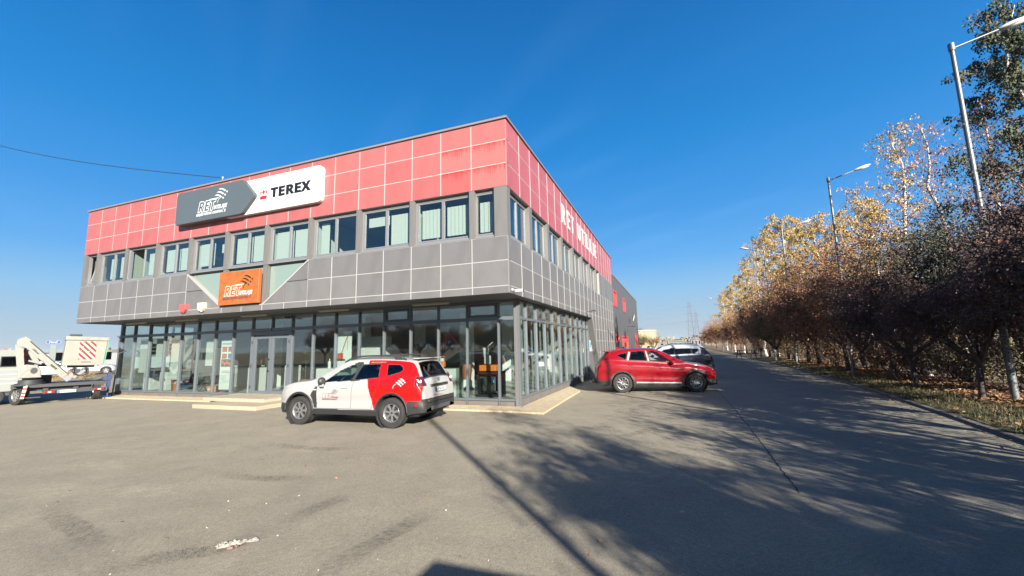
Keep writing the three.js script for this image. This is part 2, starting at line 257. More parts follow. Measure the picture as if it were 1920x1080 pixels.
// grey spandrel, front (cut by the glazed trapezoid between joints 7 and 13)
const cutR = (x) => clamp((x + 9.09) / 2, 0, 1), cutL = (x) => clamp((-11.09 - x) / 2, 0, 1);
function poly(pts, m) { const g = extrude(pts, .024, .005); const p = g.attributes.position, uv = g.attributes.uv; for (let i = 0; i < p.count; i++) uv.setXY(i, p.getX(i), p.getY(i)); return part(B, 'panel', g.translate(0, 0, -.0295), m); }
for (let i = 0; i < 20; i++) {
  const x1 = FX[i], x0 = FX[i + 1];
  frontPanel(x0, x1, H.bot, H.g2, pick(greys));
  if (i < 7 || i > 12) { frontPanel(x0, x1, H.g1, H.gt, pick(greys)); frontPanel(x0, x1, H.g2, H.g1, pick(greys)); }
}
{
  const g = GAP / 2, mid = (H.gt + H.g2) / 2, xm = -8.09, xl = -12.09;  // diagonals run from (7, top) to (9, bottom) and from (13, top) to (11, bottom)
  const yR = (x) => lerp(H.g2, H.gt, (x + 9.09) / 2), yL = (x) => lerp(H.g2, H.gt, (-11.09 - x) / 2);
  const xR = (y) => -9.09 + 2 * (y - H.g2) / (H.gt - H.g2), xL = (y) => -11.09 - 2 * (y - H.g2) / (H.gt - H.g2), s = .05;
  poly([[xR(H.g2 + g) + s + .02, H.g2 + g], [xm - g, H.g2 + g], [xm - g, yR(xm - g) - s]], greys[0]);
  poly([[xm + g, H.g2 + g], [-7.09 - g, H.g2 + g], [-7.09 - g, H.g1 - g], [xR(H.g1 - g) + s, H.g1 - g], [xm + g, yR(xm + g) - s]], greys[1]);
  poly([[xR(H.g1 + g) + s, H.g1 + g], [-7.09 - g, H.g1 + g], [-7.09 - g, H.gt - .09]], greys[2]);
  poly([[xL(H.g2 + g) - s - .02, H.g2 + g], [xl + g, yL(xl + g) - s], [xl + g, H.g2 + g]], greys[1]);
  poly([[xl - g, H.g2 + g], [xl - g, yL(xl - g) - s], [xL(H.g1 - g) - s, H.g1 - g], [-13.09 + g, H.g1 - g], [-13.09 + g, H.g2 + g]], greys[2]);
  poly([[xL(H.g1 + g) - s, H.g1 + g], [-13.09 + g, H.gt - .09], [-13.09 + g, H.g1 + g]], greys[0]);
  const dg = (a, b) => part(B, 'diagonal_trim', beam(V(a[0], a[1], -.02), V(b[0], b[1], -.02), .05, .05), M.joint);
  dg([-9.07, H.g2], [-7.09, H.gt - .02]); dg([-11.11, H.g2], [-13.09, H.gt - .02]);
  const back = (pts) => part(B, 'joint_rail', extrude(pts, .14).translate(0, 0, -.18), M.joint);
  back([[-9.05, H.g2 + .02], [-7.09, H.g2 + .02], [-7.09, H.gt - .04]]); back([[-11.13, H.g2 + .02], [-13.09, H.gt - .04], [-13.09, H.g2 + .02]]);
  for (const [a, b] of [[-9.0, -7.16], [-11.0, -9.18], [-13.02, -11.18]]) part(B, 'spandrel_glass', b2(a, b, H.g2 + .03, H.gt - .04, -.21, -.19), M.glassGreen);
  part(B, 'spandrel_backing', b2(-13.09, -7.09, H.g2, H.gt, -.27, -.215), std(C(.17, .192, .17), .9));
  for (const x of [-9.09, -11.09]) part(B, 'pier', b2(x - .08, x + .08, H.g2 + .02, H.gt, -.19, -.03), M.pier);
}
for (let i = 0; i < 12; i++) { const z0 = SZ[i], z1 = SZ[i + 1]; sidePanel(z0, z1, H.g1, H.gt, pick(greys)); sidePanel(z0, z1, H.g2, H.g1, pick(greys)); sidePanel(z0, z1, H.bot, H.g2, pick(greys)); }
// full-height panel wall at the far end of the side, its near edge slanting to the ground
{
  const rows = [H.gt, H.g1, H.g2, 2.66, 2.03, 1.38, .72, .08], edge = (y) => y > 3.23 ? -12.47 : lerp(-14.9, -12.5, y / 3.23);
  part(B, 'joint_rail', (() => { const g = extrude([[12.48, H.gt - .006], [21.5, H.gt - .006], [21.5, 0], [14.93, 0], [12.53, 3.22]], .18); g.rotateY(Math.PI / 2); return g.translate(-.184, 0, 0); })(), M.joint);
  for (let r = 0; r < rows.length - 1; r++) for (let i = 12; i < 21; i++) {
    const y1 = rows[r], y0 = rows[r + 1], a = SZ[i], b = SZ[i + 1];
    if (a <= edge(y0) + .001 || r < 2) { if (a <= edge(y0) + .01) sidePanel(a, b, y0, y1, pick(greys)); else sidePanel(a, b, y0, y1, pick(greys)); }
    else if (b < edge(y1) - .05) { const g = GAP / 2; const e0 = Math.max(b + g + .02, Math.min(a - g, edge(y0) - .04)), e1 = Math.min(a - g, edge(y1) - .04); const pts = [[-e0, y0 + g], [-(b + g), y0 + g], [-(b + g), y1 - g], [-e1, y1 - g]]; const q = extrude(pts, .024, .004); q.rotateY(Math.PI / 2); part(B, 'panel', q.translate(-.0285, 0, 0), pick(greys)); }
  }
  const fin = extrude([[12.3, 3.24], [12.53, 3.24], [14.95, 0], [14.6, 0]], .34, 0); fin.rotateY(Math.PI / 2); part(B, 'slanted_fin', fin.translate(-.36, 0, 0), greys[0]);
  for (let i = 15; i < 21; i++) sidePanel(SZ[i], SZ[i + 1], H.gt, H.rb, greys[i % 3]);
  part(B, 'joint_rail', b2(-.2, -.004, H.gt - .006, H.rb + .01, SZ[21], SZ[15] - .02), M.joint);
}
// left end wall, back wall, roof, soffit slab
part(B, 'end_wall', b2(FL, FL + .12, H.bot, H.top, -21.4, -.2), greys[1]);
part(B, 'back_wall', b2(FL + .12, -.2, 0, H.top - .02, -21.5, -21.3), greys[1]);
part(B, 'roof', b2(FL + .05, -.05, 7.9, 8.1, -21.45, -.1), std(C(.102, .102, .102), .9));
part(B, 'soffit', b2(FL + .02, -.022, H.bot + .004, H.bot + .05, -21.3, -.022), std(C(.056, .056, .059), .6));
part(B, 'floor_slab', b2(FL + .12, -.21, H.bot + .05, H.gt - .5, -21.3, -.28), M.interiorWall);
for (let i = 0; i < 12; i++) part(B, 'soffit_joint', box(.02, .006, 1.5), M.aluDark, [-(i * 1.65 + 1.2), H.bot + .003, -.85]);
// upper windows ------------------------------------------------------------------------------
const wf = M.frame, sashGeo = new Map();
function ring(w, h, t, d) { const k = 'r' + [w, h, t, d].map((v) => v.toFixed(3)).join(); if (!sashGeo.has(k)) sashGeo.set(k, merge([b2(-w / 2, w / 2, h / 2 - t, h / 2, -d / 2, d / 2), b2(-w / 2, w / 2, -h / 2, -h / 2 + t, -d / 2, d / 2), b2(-w / 2, -w / 2 + t, -h / 2 + t, h / 2 - t, -d / 2, d / 2), b2(w / 2 - t, w / 2, -h / 2 + t, h / 2 - t, -d / 2, d / 2)])); return sashGeo.get(k); }
// a window seen from outside: width w, height h; sashes = list of { w, blind (share of height from the top), open }
function windowUnit(w, h, sashes, place, rot, seedBlind) {
  const g = sub(B, 'window', place, rot);
  part(g, 'frame', ring(w, h, .042, .09), wf);
  let x = -w / 2 + .05; const iw = (w - .1) / sashes.length;
  sashes.forEach((s, i) => {
    const cx = x + iw * (i + .5), ch = h - .1;
    if (s.open === 'gone') { const q = part(g, 'sash', ring(iw - .03, ch, .05, .05), wf, [cx - iw / 2 + .05, 0, -.3], [0, 1.25, 0]); part(q, 'pane', box(iw - .13, ch - .1, .008), M.glass); }
    else if (s.open === 'tilt') { const q = part(g, 'sash', ring(iw - .03, ch, .05, .05), wf, [cx, 0, -.14], [-.2, 0, 0]); part(q, 'pane', box(iw - .13, ch - .1, .008), M.glass); }
    else { const q = part(g, 'sash', ring(iw - .01, ch, .036, .06), wf, [cx, 0, .01]); part(q, 'pane', box(iw - .08, ch - .07, .008), M.glassSky); }
    if (s.blind > 0) { const bh = (ch - .1) * s.blind; const bw = (iw - .09) * (s.bw ?? 1); part(g, 'blind', slatBlind(bw, bh), M.blind, [cx + (s.bx ?? 0) * iw, ch / 2 - .05 - bh / 2 - (s.drop ?? 0), -.16]); }
  });
  part(g, 'sill', b2(-w / 2, w / 2, -h / 2 - .05, -h / 2, -.03, .11), wf);
  return g;
}
function slatBlind(w, h) { const k = 'b' + w.toFixed(2) + h.toFixed(2); if (geoCache.has(k)) return geoCache.get(k); const l = [], n = Math.max(3, Math.round(w / .13)); for (let i = 0; i < n; i++) l.push(bx(w / n * 1.06, h, .004, -w / 2 + (i + .5) * w / n, 0, 0, 0, .22, 0)); const g = merge(l); geoCache.set(k, g); return g; }
const wy = (H.gt + H.rb) / 2, wh = H.rb - H.gt - .1;
const fsash = { 1: [{ blind: .8, drop: .12 }, { blind: .8, drop: .12 }], 3: [{ blind: .27, drop: .1 }, { blind: .86, drop: .1 }], 5: [{ blind: .98, bw: .42, bx: -.22 }, { blind: 0 }], 7: [{ blind: .86, drop: .1 }, { blind: .86, drop: .1 }], 9: [{ blind: .86, drop: .08 }, { blind: .88, drop: .06 }], 11: [{ blind: .78, drop: .1 }, { blind: .3, bw: .2, drop: .2 }], 13: [{ blind: .8, drop: .12 }, { blind: .8, drop: .12 }], 15: [{ open: 'gone', blind: 0 }, { blind: .8, drop: .14 }], 17: [{ blind: .8, bw: .6, bx: .1, drop: .12 }, { blind: .8, bw: .8, drop: .1 }] };
for (const u of [1, 3, 5, 7, 9, 11, 13, 15, 17]) { const a = -(u + .09) - .086, b = -(u + 2.09) + .086; windowUnit(a - b, wh, fsash[u], [(a + b) / 2, wy + .02, -.17]); }
windowUnit(.68, wh, [{ blind: .8, drop: .14, bw: .8, bx: -.05 }], [-.74, wy + .02, -.17]);
windowUnit(.62, wh, [{ open: 'tilt', blind: .5, bw: .4, bx: .2 }], [-19.62, wy + .02, -.17]);
for (let u = 1; u <= 19; u += 2) part(B, 'pier', b2(-(u + .09) - .085, -(u + .09) + .085, H.gt - .004, H.rb + .008, -.24, -.012), M.pier);
part(B, 'pier', b2(-.4, -.012, H.gt - .003, H.rb + .009, -.26, -.012), M.pier);
part(B, 'pier', b2(FL + .004, FL + .2, H.gt - .003, H.rb + .009, -.26, -.012), M.pier);
for (const [y0, y1] of [[H.gt - .01, H.gt + .045], [H.rb - .045, H.rb + .01]]) { part(B, 'window_rail', b2(FL + .2, -.4, y0, y1, -.23, -.12), M.pier); part(B, 'window_rail', b2(-.23, -.12, y0, y1, SZ[15] - .02, -.26), M.pier); }
for (let k = 0; k < 7; k++) { const a = -(2 * k * 1.034) - (k ? .17 : .26), b = -((2 * k + 2) * 1.034) + .1; windowUnit(a - b, wh, [{ blind: rr(.75, .95), bw: rr(.5, .95), bx: rr(-.1, .15), drop: rr(0, .1) }, { blind: rr(.75, .97), bw: rr(.6, .95), bx: rr(-.15, .1), drop: rr(0, .1) }], [-.17, wy + .02, (a + b) / 2], [0, Math.PI / 2, 0]); part(B, 'pier', b2(-.24, -.012, H.gt - .004, H.rb + .008, b - .27, b), M.pier); }
// rooms behind the upper windows
part(B, 'room_partition', b2(FL + .2, -4.2, H.gt - .4, 7.9, -4.25, -4.15), M.interiorWall);
part(B, 'room_partition', b2(-4.25, -4.15, H.gt - .4, 7.9, -21.2, -4.15), M.interiorWall);
part(B, 'ceiling', b2(FL + .2, -.26, 6.3, 6.36, -21.2, -.26), M.interiorWall);
for (const u of [3, 7, 9, 13, 17]) part(B, 'room_partition', b2(-(u + .09) - .05, -(u + .09) + .05, H.gt - .4, 6.3, -4.15, -.3), std(C(.238, .249, .226), .9));
// ---------------------------------------------------------------- glazed ground floor
const GX = -.36, GZ = -1.63, GLX = -19.95;
const mx = [GLX, -19.0, -17.9, -16.84, -15.75, -14.68, -13.63, -12.57, -11.51, -10.46, -9.43, -8.4, -7.35, -6.3, -5.25, -4.18, -3.12, -2.08, -1.0, -.44];
const sill = .23, tr0 = 2.62, tr1 = 2.73, topY = H.bot;
const plinthM = std(C(.119, .105, .09), .6, .05, { map: streak });
const mull = (h, w = .044, d = .13) => box(w, h, d);
for (let i = 0; i < mx.length; i++) {
  const x = mx[i]; if (Math.abs(x + 10.46) < .01) { part(B, 'mullion', mull(topY - tr1), M.alu, [x, (topY + tr1) / 2, GZ]); continue; }
  part(B, 'mullion', mull(topY - .03, i === 0 ? .12 : .044), M.alu, [x, topY / 2 + .014, GZ]);
}
for (let i = 0; i < mx.length - 1; i++) {
  const a = mx[i] + .03, b = mx[i + 1] - .03, w = b - a, cx = (a + b) / 2, door = i === 8 || i === 9;
  part(B, 'transom', box(w, tr1 - tr0, .12), M.alu, [cx, (tr0 + tr1) / 2, GZ]);
  part(B, 'head_rail', box(w, .07, .12), M.alu, [cx, topY - .035, GZ]);
  part(B, 'pane', box(w, topY - .07 - tr1, .012), M.glass, [cx, (topY - .07 + tr1) / 2, GZ]);
  if (i === 14 || i === 17) part(B, 'vent_sash', ring(w - .01, topY - .08 - tr1, .07, .1), M.aluDark, [cx, (topY - .07 + tr1) / 2, GZ + .02]);
  if (door) continue;
  part(B, 'sill_rail', box(w, .06, .14), M.alu, [cx, sill, GZ]);
  part(B, 'plinth_panel', box(w, sill - .06, .04), plinthM, [cx, (sill - .03) / 2 + .012, GZ + .01]);
  part(B, 'pane', box(w, tr0 - sill - .03, .012), M.glass, [cx, (tr0 + sill + .03) / 2, GZ]);
}
// entrance doors
{
  const D = sub(B, 'entrance_door', [0, 0, 0]);
  part(D, 'door_frame', merge([b2(-11.48, -11.4, .225, tr0 - .01, GZ - .06, GZ + .07), b2(-9.54, -9.46, .225, tr0 - .01, GZ - .06, GZ + .07), b2(-11.4, -9.54, 2.47, tr0 - .01, GZ - .06, GZ + .07)]), M.alu);
  for (const s of [-1, 1]) {
    const cx = -10.47 + s * .465, w = .915, h = 2.22;
    part(D, 'door_leaf', ring(w, h, .12, .06).clone().translate(cx, .235 + h / 2, GZ), M.alu);
    part(D, 'pane', box(w - .24, h - .24, .012), M.glass, [cx, .235 + h / 2, GZ]);
    part(D, 'door_closer', b2(cx - .1, cx + .1, 2.3, 2.36, GZ - .08, GZ - .03), M.darkPlastic);
  }
  part(D, 'handle', merge([bar(V(-10.54, 1.1, GZ + .1), V(-10.54, 1.55, GZ + .1), .016, 8), b2(-10.56, -10.52, 1.08, 1.12, GZ + .03, GZ + .11), b2(-10.56, -10.52, 1.53, 1.57, GZ + .03, GZ + .11)]), M.black);
  for (const x of [-11.43, -9.51]) for (const y of [.5, 1.3, 2.2]) part(D, 'hinge', cyl(.02, .02, .12, 8, x, y, GZ + .085), M.black);
}
// corner post and side glazing
part(B, 'corner_post', b2(-.47, -.36, .03, topY, GZ - .07, GZ + .09), M.pier);
part(B, 'corner_post', b2(-.359, -.3, .03, topY, GZ - .05, GZ + .05), M.alu);
const sz = [-1.69, -2.3, -3.37, -4.42, -5.47, -6.52, -7.57, -8.62, -9.67, -10.72, -11.77, -12.6];
const side2 = 2.60;
for (let i = 1; i < sz.length; i++) part(B, 'mullion', box(.12, topY - .03, .042), M.alu, [GX, topY / 2 + .014, sz[i]]);
for (let i = 0; i < sz.length - 1; i++) {
  const a = sz[i] - .03, b = sz[i + 1] + .03, w = a - b, cz = (a + b) / 2;
  part(B, 'transom', box(.11, .07, w), M.alu, [GX, tr0 + .04, cz]);
  part(B, 'head_rail', box(.11, .06, w), M.alu, [GX, topY - .03, cz]);
  part(B, 'sill_rail', box(.13, .06, w), M.alu, [GX, sill + .07, cz]);
  part(B, 'plinth_panel', box(.04, sill, w), plinthM, [GX + .01, sill / 2 + .02, cz]);
  if (i === 2 || i === 5) part(B, 'vent_sash', (() => { const g = ring(w - .01, topY - .07 - tr0 - .08, .055, .1).clone(); g.rotateY(Math.PI / 2); return g; })(), M.aluDark, [GX + .015, (topY + tr0) / 2 + .01, cz]);
  part(B, 'pane', box(.012, topY - .06 - tr0 - .075, w), M.glass, [GX, (topY - .06 + tr0 + .075) / 2, cz]);
  part(B, 'pane', box(.012, tr0 + .005 - sill - .1, w), M.glass, [GX, (tr0 + .005 + sill + .1) / 2, cz]);
}
part(B, 'end_wall', b2(GX - .06, GX + .05, 0, topY, -21.3, -12.64), greys[2]);
// left return and shell of the showroom
part(B, 'end_wall', b2(GLX - .06, GLX + .05, 0, topY, -21.3, -4.8), M.interiorWall);
for (let i = 0; i < 3; i++) { const a = GZ - .08 - i * 1.03; part(B, 'pane', box(.012, topY - .3, .97), M.glass, [GLX, topY / 2 + .1, a - .5]); part(B, 'mullion', box(.1, topY - .03, .06), M.alu, [GLX, topY / 2 + .014, a - 1.02]); }
part(B, 'showroom_floor', b2(GLX + .06, GX - .07, .012, .2, -12.2, GZ - .07), std(C(.3, .29, .27), .3));
part(B, 'showroom_back_wall', b2(GLX + .06, GX - .07, .01, topY, -12.4, -12.2), std(C(.2, .2, .19), .9));
part(B, 'showroom_ceiling', b2(GLX + .06, GX - .07, topY - .045, topY - .004, -12.2, GZ - .07), std(C(.3, .3, .29), .9));
for (const [x, z] of [[-3.6, -4.6], [-8.6, -4.6], [-13.8, -4.6], [-18.6, -4.6], [-3.6, -9], [-8.6, -9], [-13.8, -9]]) part(B, 'column', box(.42, topY - .25, .42), std(C(.45, .46, .44), .85), [x, topY / 2 + .075, z]);
for (let i = 0; i < 6; i++) part(B, 'vertical_blind_bundle', slatBlind(.22, 2.6).clone().rotateY(Math.PI / 2), std(C(.374, .407, .374), .9), [GX - .35, 1.55, -2.9 - i * 1.06]);
// ---------------------------------------------------------------- signs, sirens, lamps and cameras on the facade
const font = await new FontLoader().loadAsync('fonts/droid/droid_sans_bold.typeface.json');
// the outlined slanted logo: big letters, wing stripes, small words
function drawLogo(c, w, h, o) {
  const s = Math.min(w / 420, h / 300); c.save(); c.translate((w - 420 * s) / 2, (h - 300 * s) / 2); c.scale(s, s);
  c.save(); c.transform(1, 0, -.2, 1, 46, 0); c.font = 'bold 132px sans-serif'; c.lineJoin = 'round';
  c.strokeStyle = o.line; c.lineWidth = 17; c.strokeText('RET', 12, 222); c.fillStyle = o.inner; c.lineWidth = 3; c.fillText('RET', 12, 222);
  c.strokeStyle = o.line; c.lineWidth = 9; c.beginPath(); c.moveTo(150, 118); c.lineTo(272, 118); c.stroke(); c.restore();
  c.save(); c.transform(1, 0, -.2, 1, 46, 0); c.font = 'bold 50px sans-serif'; c.fillStyle = o.word; c.strokeStyle = o.word; c.lineWidth = 3; c.fillText('UTILAJE', 232, 222, 180); c.strokeText('UTILAJE', 232, 222, 180); c.restore();
  c.save(); c.transform(1, 0, -.2, 1, 50, 0); c.font = 'bold 32px sans-serif'; c.fillStyle = o.small; c.strokeStyle = o.small; c.lineWidth = 2; c.fillText('MAȘINI PENTRU CONSTRUCȚII', 2, 262, 400); c.strokeText('MAȘINI PENTRU CONSTRUCȚII', 2, 262, 400); c.restore();
  c.fillStyle = o.wing;
  for (let i = 0; i < 3; i++) { const x = 238 + i * 24, y = 92 - i * 27; c.beginPath(); c.moveTo(x, y); c.quadraticCurveTo(x + 34, y - 26, x + 100, y + 18); c.lineTo(x + 90, y + 31); c.quadraticCurveTo(x + 40, y - 6, x, y); c.fill(); c.save(); c.translate(x + 117, y + 35); c.rotate(.55); c.fillRect(-9, -8, 20, 15); c.restore(); }
  c.lineWidth = 6; c.strokeStyle = o.wing; c.beginPath(); c.moveTo(286, 168); c.quadraticCurveTo(288, 132, 318, 120); c.stroke();
  c.restore();
}
const printMat = (t, rough = .5) => std(C(.36, .36, .36), rough, 0, { map: t, transparent: true });
const rrect = (x0, x1, y0, y1, r) => { const p = []; for (const [cx, cy, a] of [[x1 - r, y1 - r, 0], [x0 + r, y1 - r, 1], [x0 + r, y0 + r, 2], [x1 - r, y0 + r, 3]]) for (let k = 0; k <= 5; k++) { const t = (a + k / 5) * Math.PI / 2; p.push([cx + r * Math.cos(t), cy + r * Math.sin(t)]); } return p; };
{
  const g = thing('arrow_sign', 'dark grey arrow-shaped light box with white slanted logo on the red fascia', 'sign');
  const P = [[-13.5, 6.7], [-10.06, 6.69], [-9.94, 6.73], [-9.45, 7.22], [-9.42, 7.3], [-9.45, 7.38], [-9.96, 7.92], [-10.08, 7.97], [-13.42, 7.97], [-13.54, 7.92], [-13.59, 7.82], [-13.59, 6.83], [-13.56, 6.74]];
  part(g, 'housing', extrude(P, .27, .02).translate(0, 0, .012), std(C(.048, .059, .065), .4));
  const t = canvasTex(1024, 512, (c, w, h) => { c.clearRect(0, 0, w, h); drawLogo(c, w, h, { line: '#fff', inner: '#56646b', word: '#fff', small: '#fff', wing: '#fff' }); });
  part(g, 'logo_print', new THREE.PlaneGeometry(2.36, 1.18), printMat(t), [-11.55, 7.335, .3065]);
}
{
  const g = thing('brand_sign', 'white light box with black lettering and red crown mark, right of the grey arrow sign', 'sign');
  part(g, 'housing', extrude([[-10.9, 6.68], ...rrect(-9, -6.5, 6.68, 7.95, .16).slice(18), ...rrect(-9, -6.5, 6.68, 7.95, .16).slice(0, 6), [-10.9, 7.95]].slice(0), .13, .018).translate(0, 0, .02), M.whiteGloss);
  const t = canvasTex(1024, 256, (c, w, h) => {
    c.clearRect(0, 0, w, h); c.strokeStyle = '#7a1f22'; c.lineWidth = 4; c.strokeRect(14, 34, 168, 190); c.fillStyle = '#d3262f';
    c.fillRect(34, 152, 128, 50); c.beginPath(); c.moveTo(34, 66); c.lineTo(66, 100); c.lineTo(34, 140); c.fill(); c.beginPath(); c.moveTo(162, 66); c.lineTo(130, 100); c.lineTo(162, 140); c.fill(); c.beginPath(); c.moveTo(98, 60); c.lineTo(128, 98); c.lineTo(98, 136); c.lineTo(68, 98); c.fill();
    c.fillStyle = '#15171f'; c.save(); c.translate(232, 197); c.scale(1.42, 1); c.font = 'bold 182px sans-serif'; c.strokeStyle = '#15171f'; c.lineWidth = 13; c.strokeText('TEREX', 0, 0, 500); c.fillText('TEREX', 0, 0, 500); c.restore(); c.fillStyle = '#999'; c.font = '34px sans-serif'; c.fillText('®', 978, 196);
  });
  part(g, 'lettering', new THREE.PlaneGeometry(2.6, .65), printMat(t), [-8.06, 7.32, .1725]);
}
{
  const g = thing('orange_sign', 'square orange company sign between the two slanted glass panels', 'sign');
  part(g, 'board', rb(1.96, 1.18, .12, .012, -10.12, 4.08, .07), std(C(.283, .077, .0137), .5, 0, { map: speck }));
  const t = canvasTex(1024, 614, (c, w, h) => { c.clearRect(0, 0, w, h); drawLogo(c, w, h, { line: '#fbe9d8', inner: '#e56f1c', word: '#fff', small: '#7c4a5c', wing: '#2a1712' }); });
  part(g, 'logo_print', new THREE.PlaneGeometry(1.75, 1.05), printMat(t), [-10.14, 4.07, .1335]);
}
{
  const g = thing('facade_lettering', 'white raised capital letters along the red fascia of the side wall', 'lettering');
  const chars = 'RET UTILAJE', W = 8.75, widths = [...chars].map((ch) => ch === ' ' ? .6 : ch === 'I' ? .5 : ch === 'J' ? .7 : ch === 'L' || ch === 'E' || ch === 'T' ? .8 : 1), tot = widths.reduce((a, b) => a + b, 0); let p = 0;
  [...chars].forEach((ch, i) => { const w = widths[i] / tot * W; if (ch !== ' ') { const geo = new TextGeometry(ch, { font, size: 1, depth: .02, curveSegments: 4, bevelEnabled: false }); geo.computeBoundingBox(); const b = geo.boundingBox; geo.translate(-b.min.x, -b.min.y, 0).scale((w * .64) / (b.max.x - b.min.x), .82 / (b.max.y - b.min.y), 1); geo.rotateY(Math.PI / 2); part(g, 'letter', geo, M.white, [.006, 6.9, -6.28 - p]); } p += w; });
}
// alarm sirens
for (const [x, m, label] of [[-13.06, std(C(.312, .056, .051), .5), 'red wedge-shaped alarm siren on the grey cladding'], [-12.05, std(C(.396, .374, .283), .5), 'cream wedge-shaped alarm siren on the grey cladding']]) {
  const s = thing('alarm_siren', label, 'siren', [x, 3.36, .002]);
  part(s, 'housing', extrude([[-.17, .1], [-.09, .0], [.09, .0], [.17, .1], [.17, .3], [-.17, .3]], .1, .015).translate(0, 0, .0), m);
  part(s, 'strobe', rb(.1, .05, .06, .01, 0, -.015, .05), m);
}
// tube lamps under the overhang
for (const [x, w] of [[-17.75, 'beside the left end'], [-14.45, 'left of the alarm sirens'], [-10.65, 'above the entrance doors'], [-6.85, 'above the parked white car'], [-3.0, 'nearest the glazed corner']]) {
  const l = thing('tube_lamp', 'long slim tube lamp under the overhang, ' + w, 'lamp', [x, H.bot, -.95], 0, 'tube lamps under the overhang');
  part(l, 'body', rb(1.35, .05, .1, .012, 0, -.027, 0), std(C(.238, .204, .141), .5)); part(l, 'diffuser', rb(1.28, .035, .07, .015, 0, -.065, 0), std(C(.312, .294, .238), .4));
}
// cameras
function cctv(label, pos, turn, m) { const c = thing('security_camera', label, 'camera', pos, turn); part(c, 'bracket', merge([cyl(.045, .045, .02, 12, 0, 0, .01, 'z'), bar(V(0, 0, .01), V(0, -.03, .12), .014, 6)]), m); part(c, 'housing', rb(.08, .08, .22, .02, 0, -.04, .2), m); part(c, 'lens', cyl(.028, .028, .02, 12, 0, -.04, .315, 'z'), M.black); return c; }
cctv('small white security camera at the corner of the grey cladding', [.004, 3.34, -.22], Math.PI / 2, M.white);
cctv('black security camera above the entrance doors', [-9.42, 3.12, GZ + .062], 0, M.darkPlastic);
function flood(label, pos, turn, m) { const f = thing('flood_lamp', label, 'lamp', pos, turn); part(f, 'arm', bar(V(0, 0, 0), V(0, .05, .34), .014, 6), m); part(f, 'head', rb(.2, .07, .16, .015, 0, .06, .4), m); part(f, 'glass', box(.17, .006, .13), M.glassGreen, [0, .022, .4]); return f; }
flood('dark floodlight on a short arm at the end of the overhang', [.002, 3.42, -10.6], Math.PI / 2, M.darkPlastic);
// ---------------------------------------------------------------- grey hall behind the showroom
{
  const A = thing('grey_hall', 'plain dark grey metal-clad hall with red window surrounds behind the showroom', 'building');
  const wall = std(C(.077, .079, .084), .55, .15, { map: streak }), red = std(C(.283, .028, .031), .5);
  const z0 = -21.62, z1 = -44.4, h = 7.03;
  // openings along the side as z range and y range
  const wins = [[-21.9, -24.0, 4.67, 5.95, 'red'], [-28.4, -30.7, 4.67, 5.95, 'half'], [-21.85, -24.3, 1.9, 2.55, 'red'], [-26.3, -31.1, .02, 2.52, 'door'], [-39.6, -42.6, .02, 3.02, 'gate']];
  const cols = [z0, ...wins.flatMap((w) => [w[0], w[1]]), z1].sort((a, b) => b - a);
  for (let i = 0; i < cols.length - 1; i++) { const a = cols[i], b = cols[i + 1]; if (a - b < .02) continue; const mid = (a + b) / 2, open = wins.filter((w) => mid < w[0] && mid > w[1]).sort((p, q) => p[2] - q[2]); let y = 0; for (const o of [...open, [0, 0, h, h]]) { if (o[2] - y > .02) { const n = Math.max(1, Math.round((a - b) / 1.1)); for (let k = 0; k < n; k++) part(A, 'wall_panel', box(.18, o[2] - y - .002, (a - b) / n - .008), wall, [-.1, (y + o[2]) / 2, a - (k + .5) * (a - b) / n]); } y = o[3]; } }
  part(A, 'wall_core', b2(-19.9, -.24, 0, h - .1, z1 + .05, z0 - .05), M.interiorDark);
  part(A, 'end_wall', b2(-19.9, -.2, 0, h - .02, z1 - .15, z1 + .02), wall);
  part(A, 'roof', b2(-20, .02, h, h + .12, z1 - .18, z0 + .05), M.coping);
  for (const [a, b, y0, y1, kind] of wins) {
    const w = sub(A, kind === 'door' ? 'door' : kind === 'gate' ? 'gate' : 'window', [-.08, (y0 + y1) / 2, (a + b) / 2], [0, Math.PI / 2, 0]);
    const W = a - b, Hh = y1 - y0; part(w, 'surround', ring(W, Hh, .14, .2), red);
    const n = kind === 'gate' ? 2 : 3;
    for (let k = 1; k < n; k++) part(w, 'bar', box(.13, Hh - .28, .14), red, [-W / 2 + k * W / n, 0, 0]);
    if (kind === 'gate') part(w, 'shutter', box(W - .28, Hh - .28, .06), red, [0, 0, -.03]); else part(w, 'pane', box(W - .28, Hh - .28, .02), M.glassGreen, [0, 0, -.05]);
    if (kind === 'red') part(w, 'shutter', box(W * .5, Hh - .28, .03), red, [-.1, 0, -.02]);
  }
  const dish = thing('satellite_dish', 'white satellite dish on the grey hall wall', 'dish', [.0, 4.0, -33.4], Math.PI / 2);
  part(dish, 'arm', bar(V(0, 0, 0), V(0, .1, .35), .02, 6), M.galv); part(dish, 'reflector', new THREE.SphereGeometry(.55, 20, 8, 0, Math.PI * 2, 0, .75).rotateX(-Math.PI / 2 + .3).translate(.1, .3, .85).scale(1, 1, 1), M.white);
  for (const [y, z] of [[3.42, -30.8], [3.44, -40.1]]) { const f = thing('wall_lamp', z < -35 ? 'flat wall lamp above the far red gate of the grey hall' : 'flat wall lamp above the red door of the grey hall', 'lamp', [0, y, z], Math.PI / 2); part(f, 'arm', bar(V(0, 0, 0), V(0, .02, .5), .02, 6), M.darkPlastic); part(f, 'head', rb(.35, .07, .3, .02, 0, .02, .6), M.darkPlastic); }
}
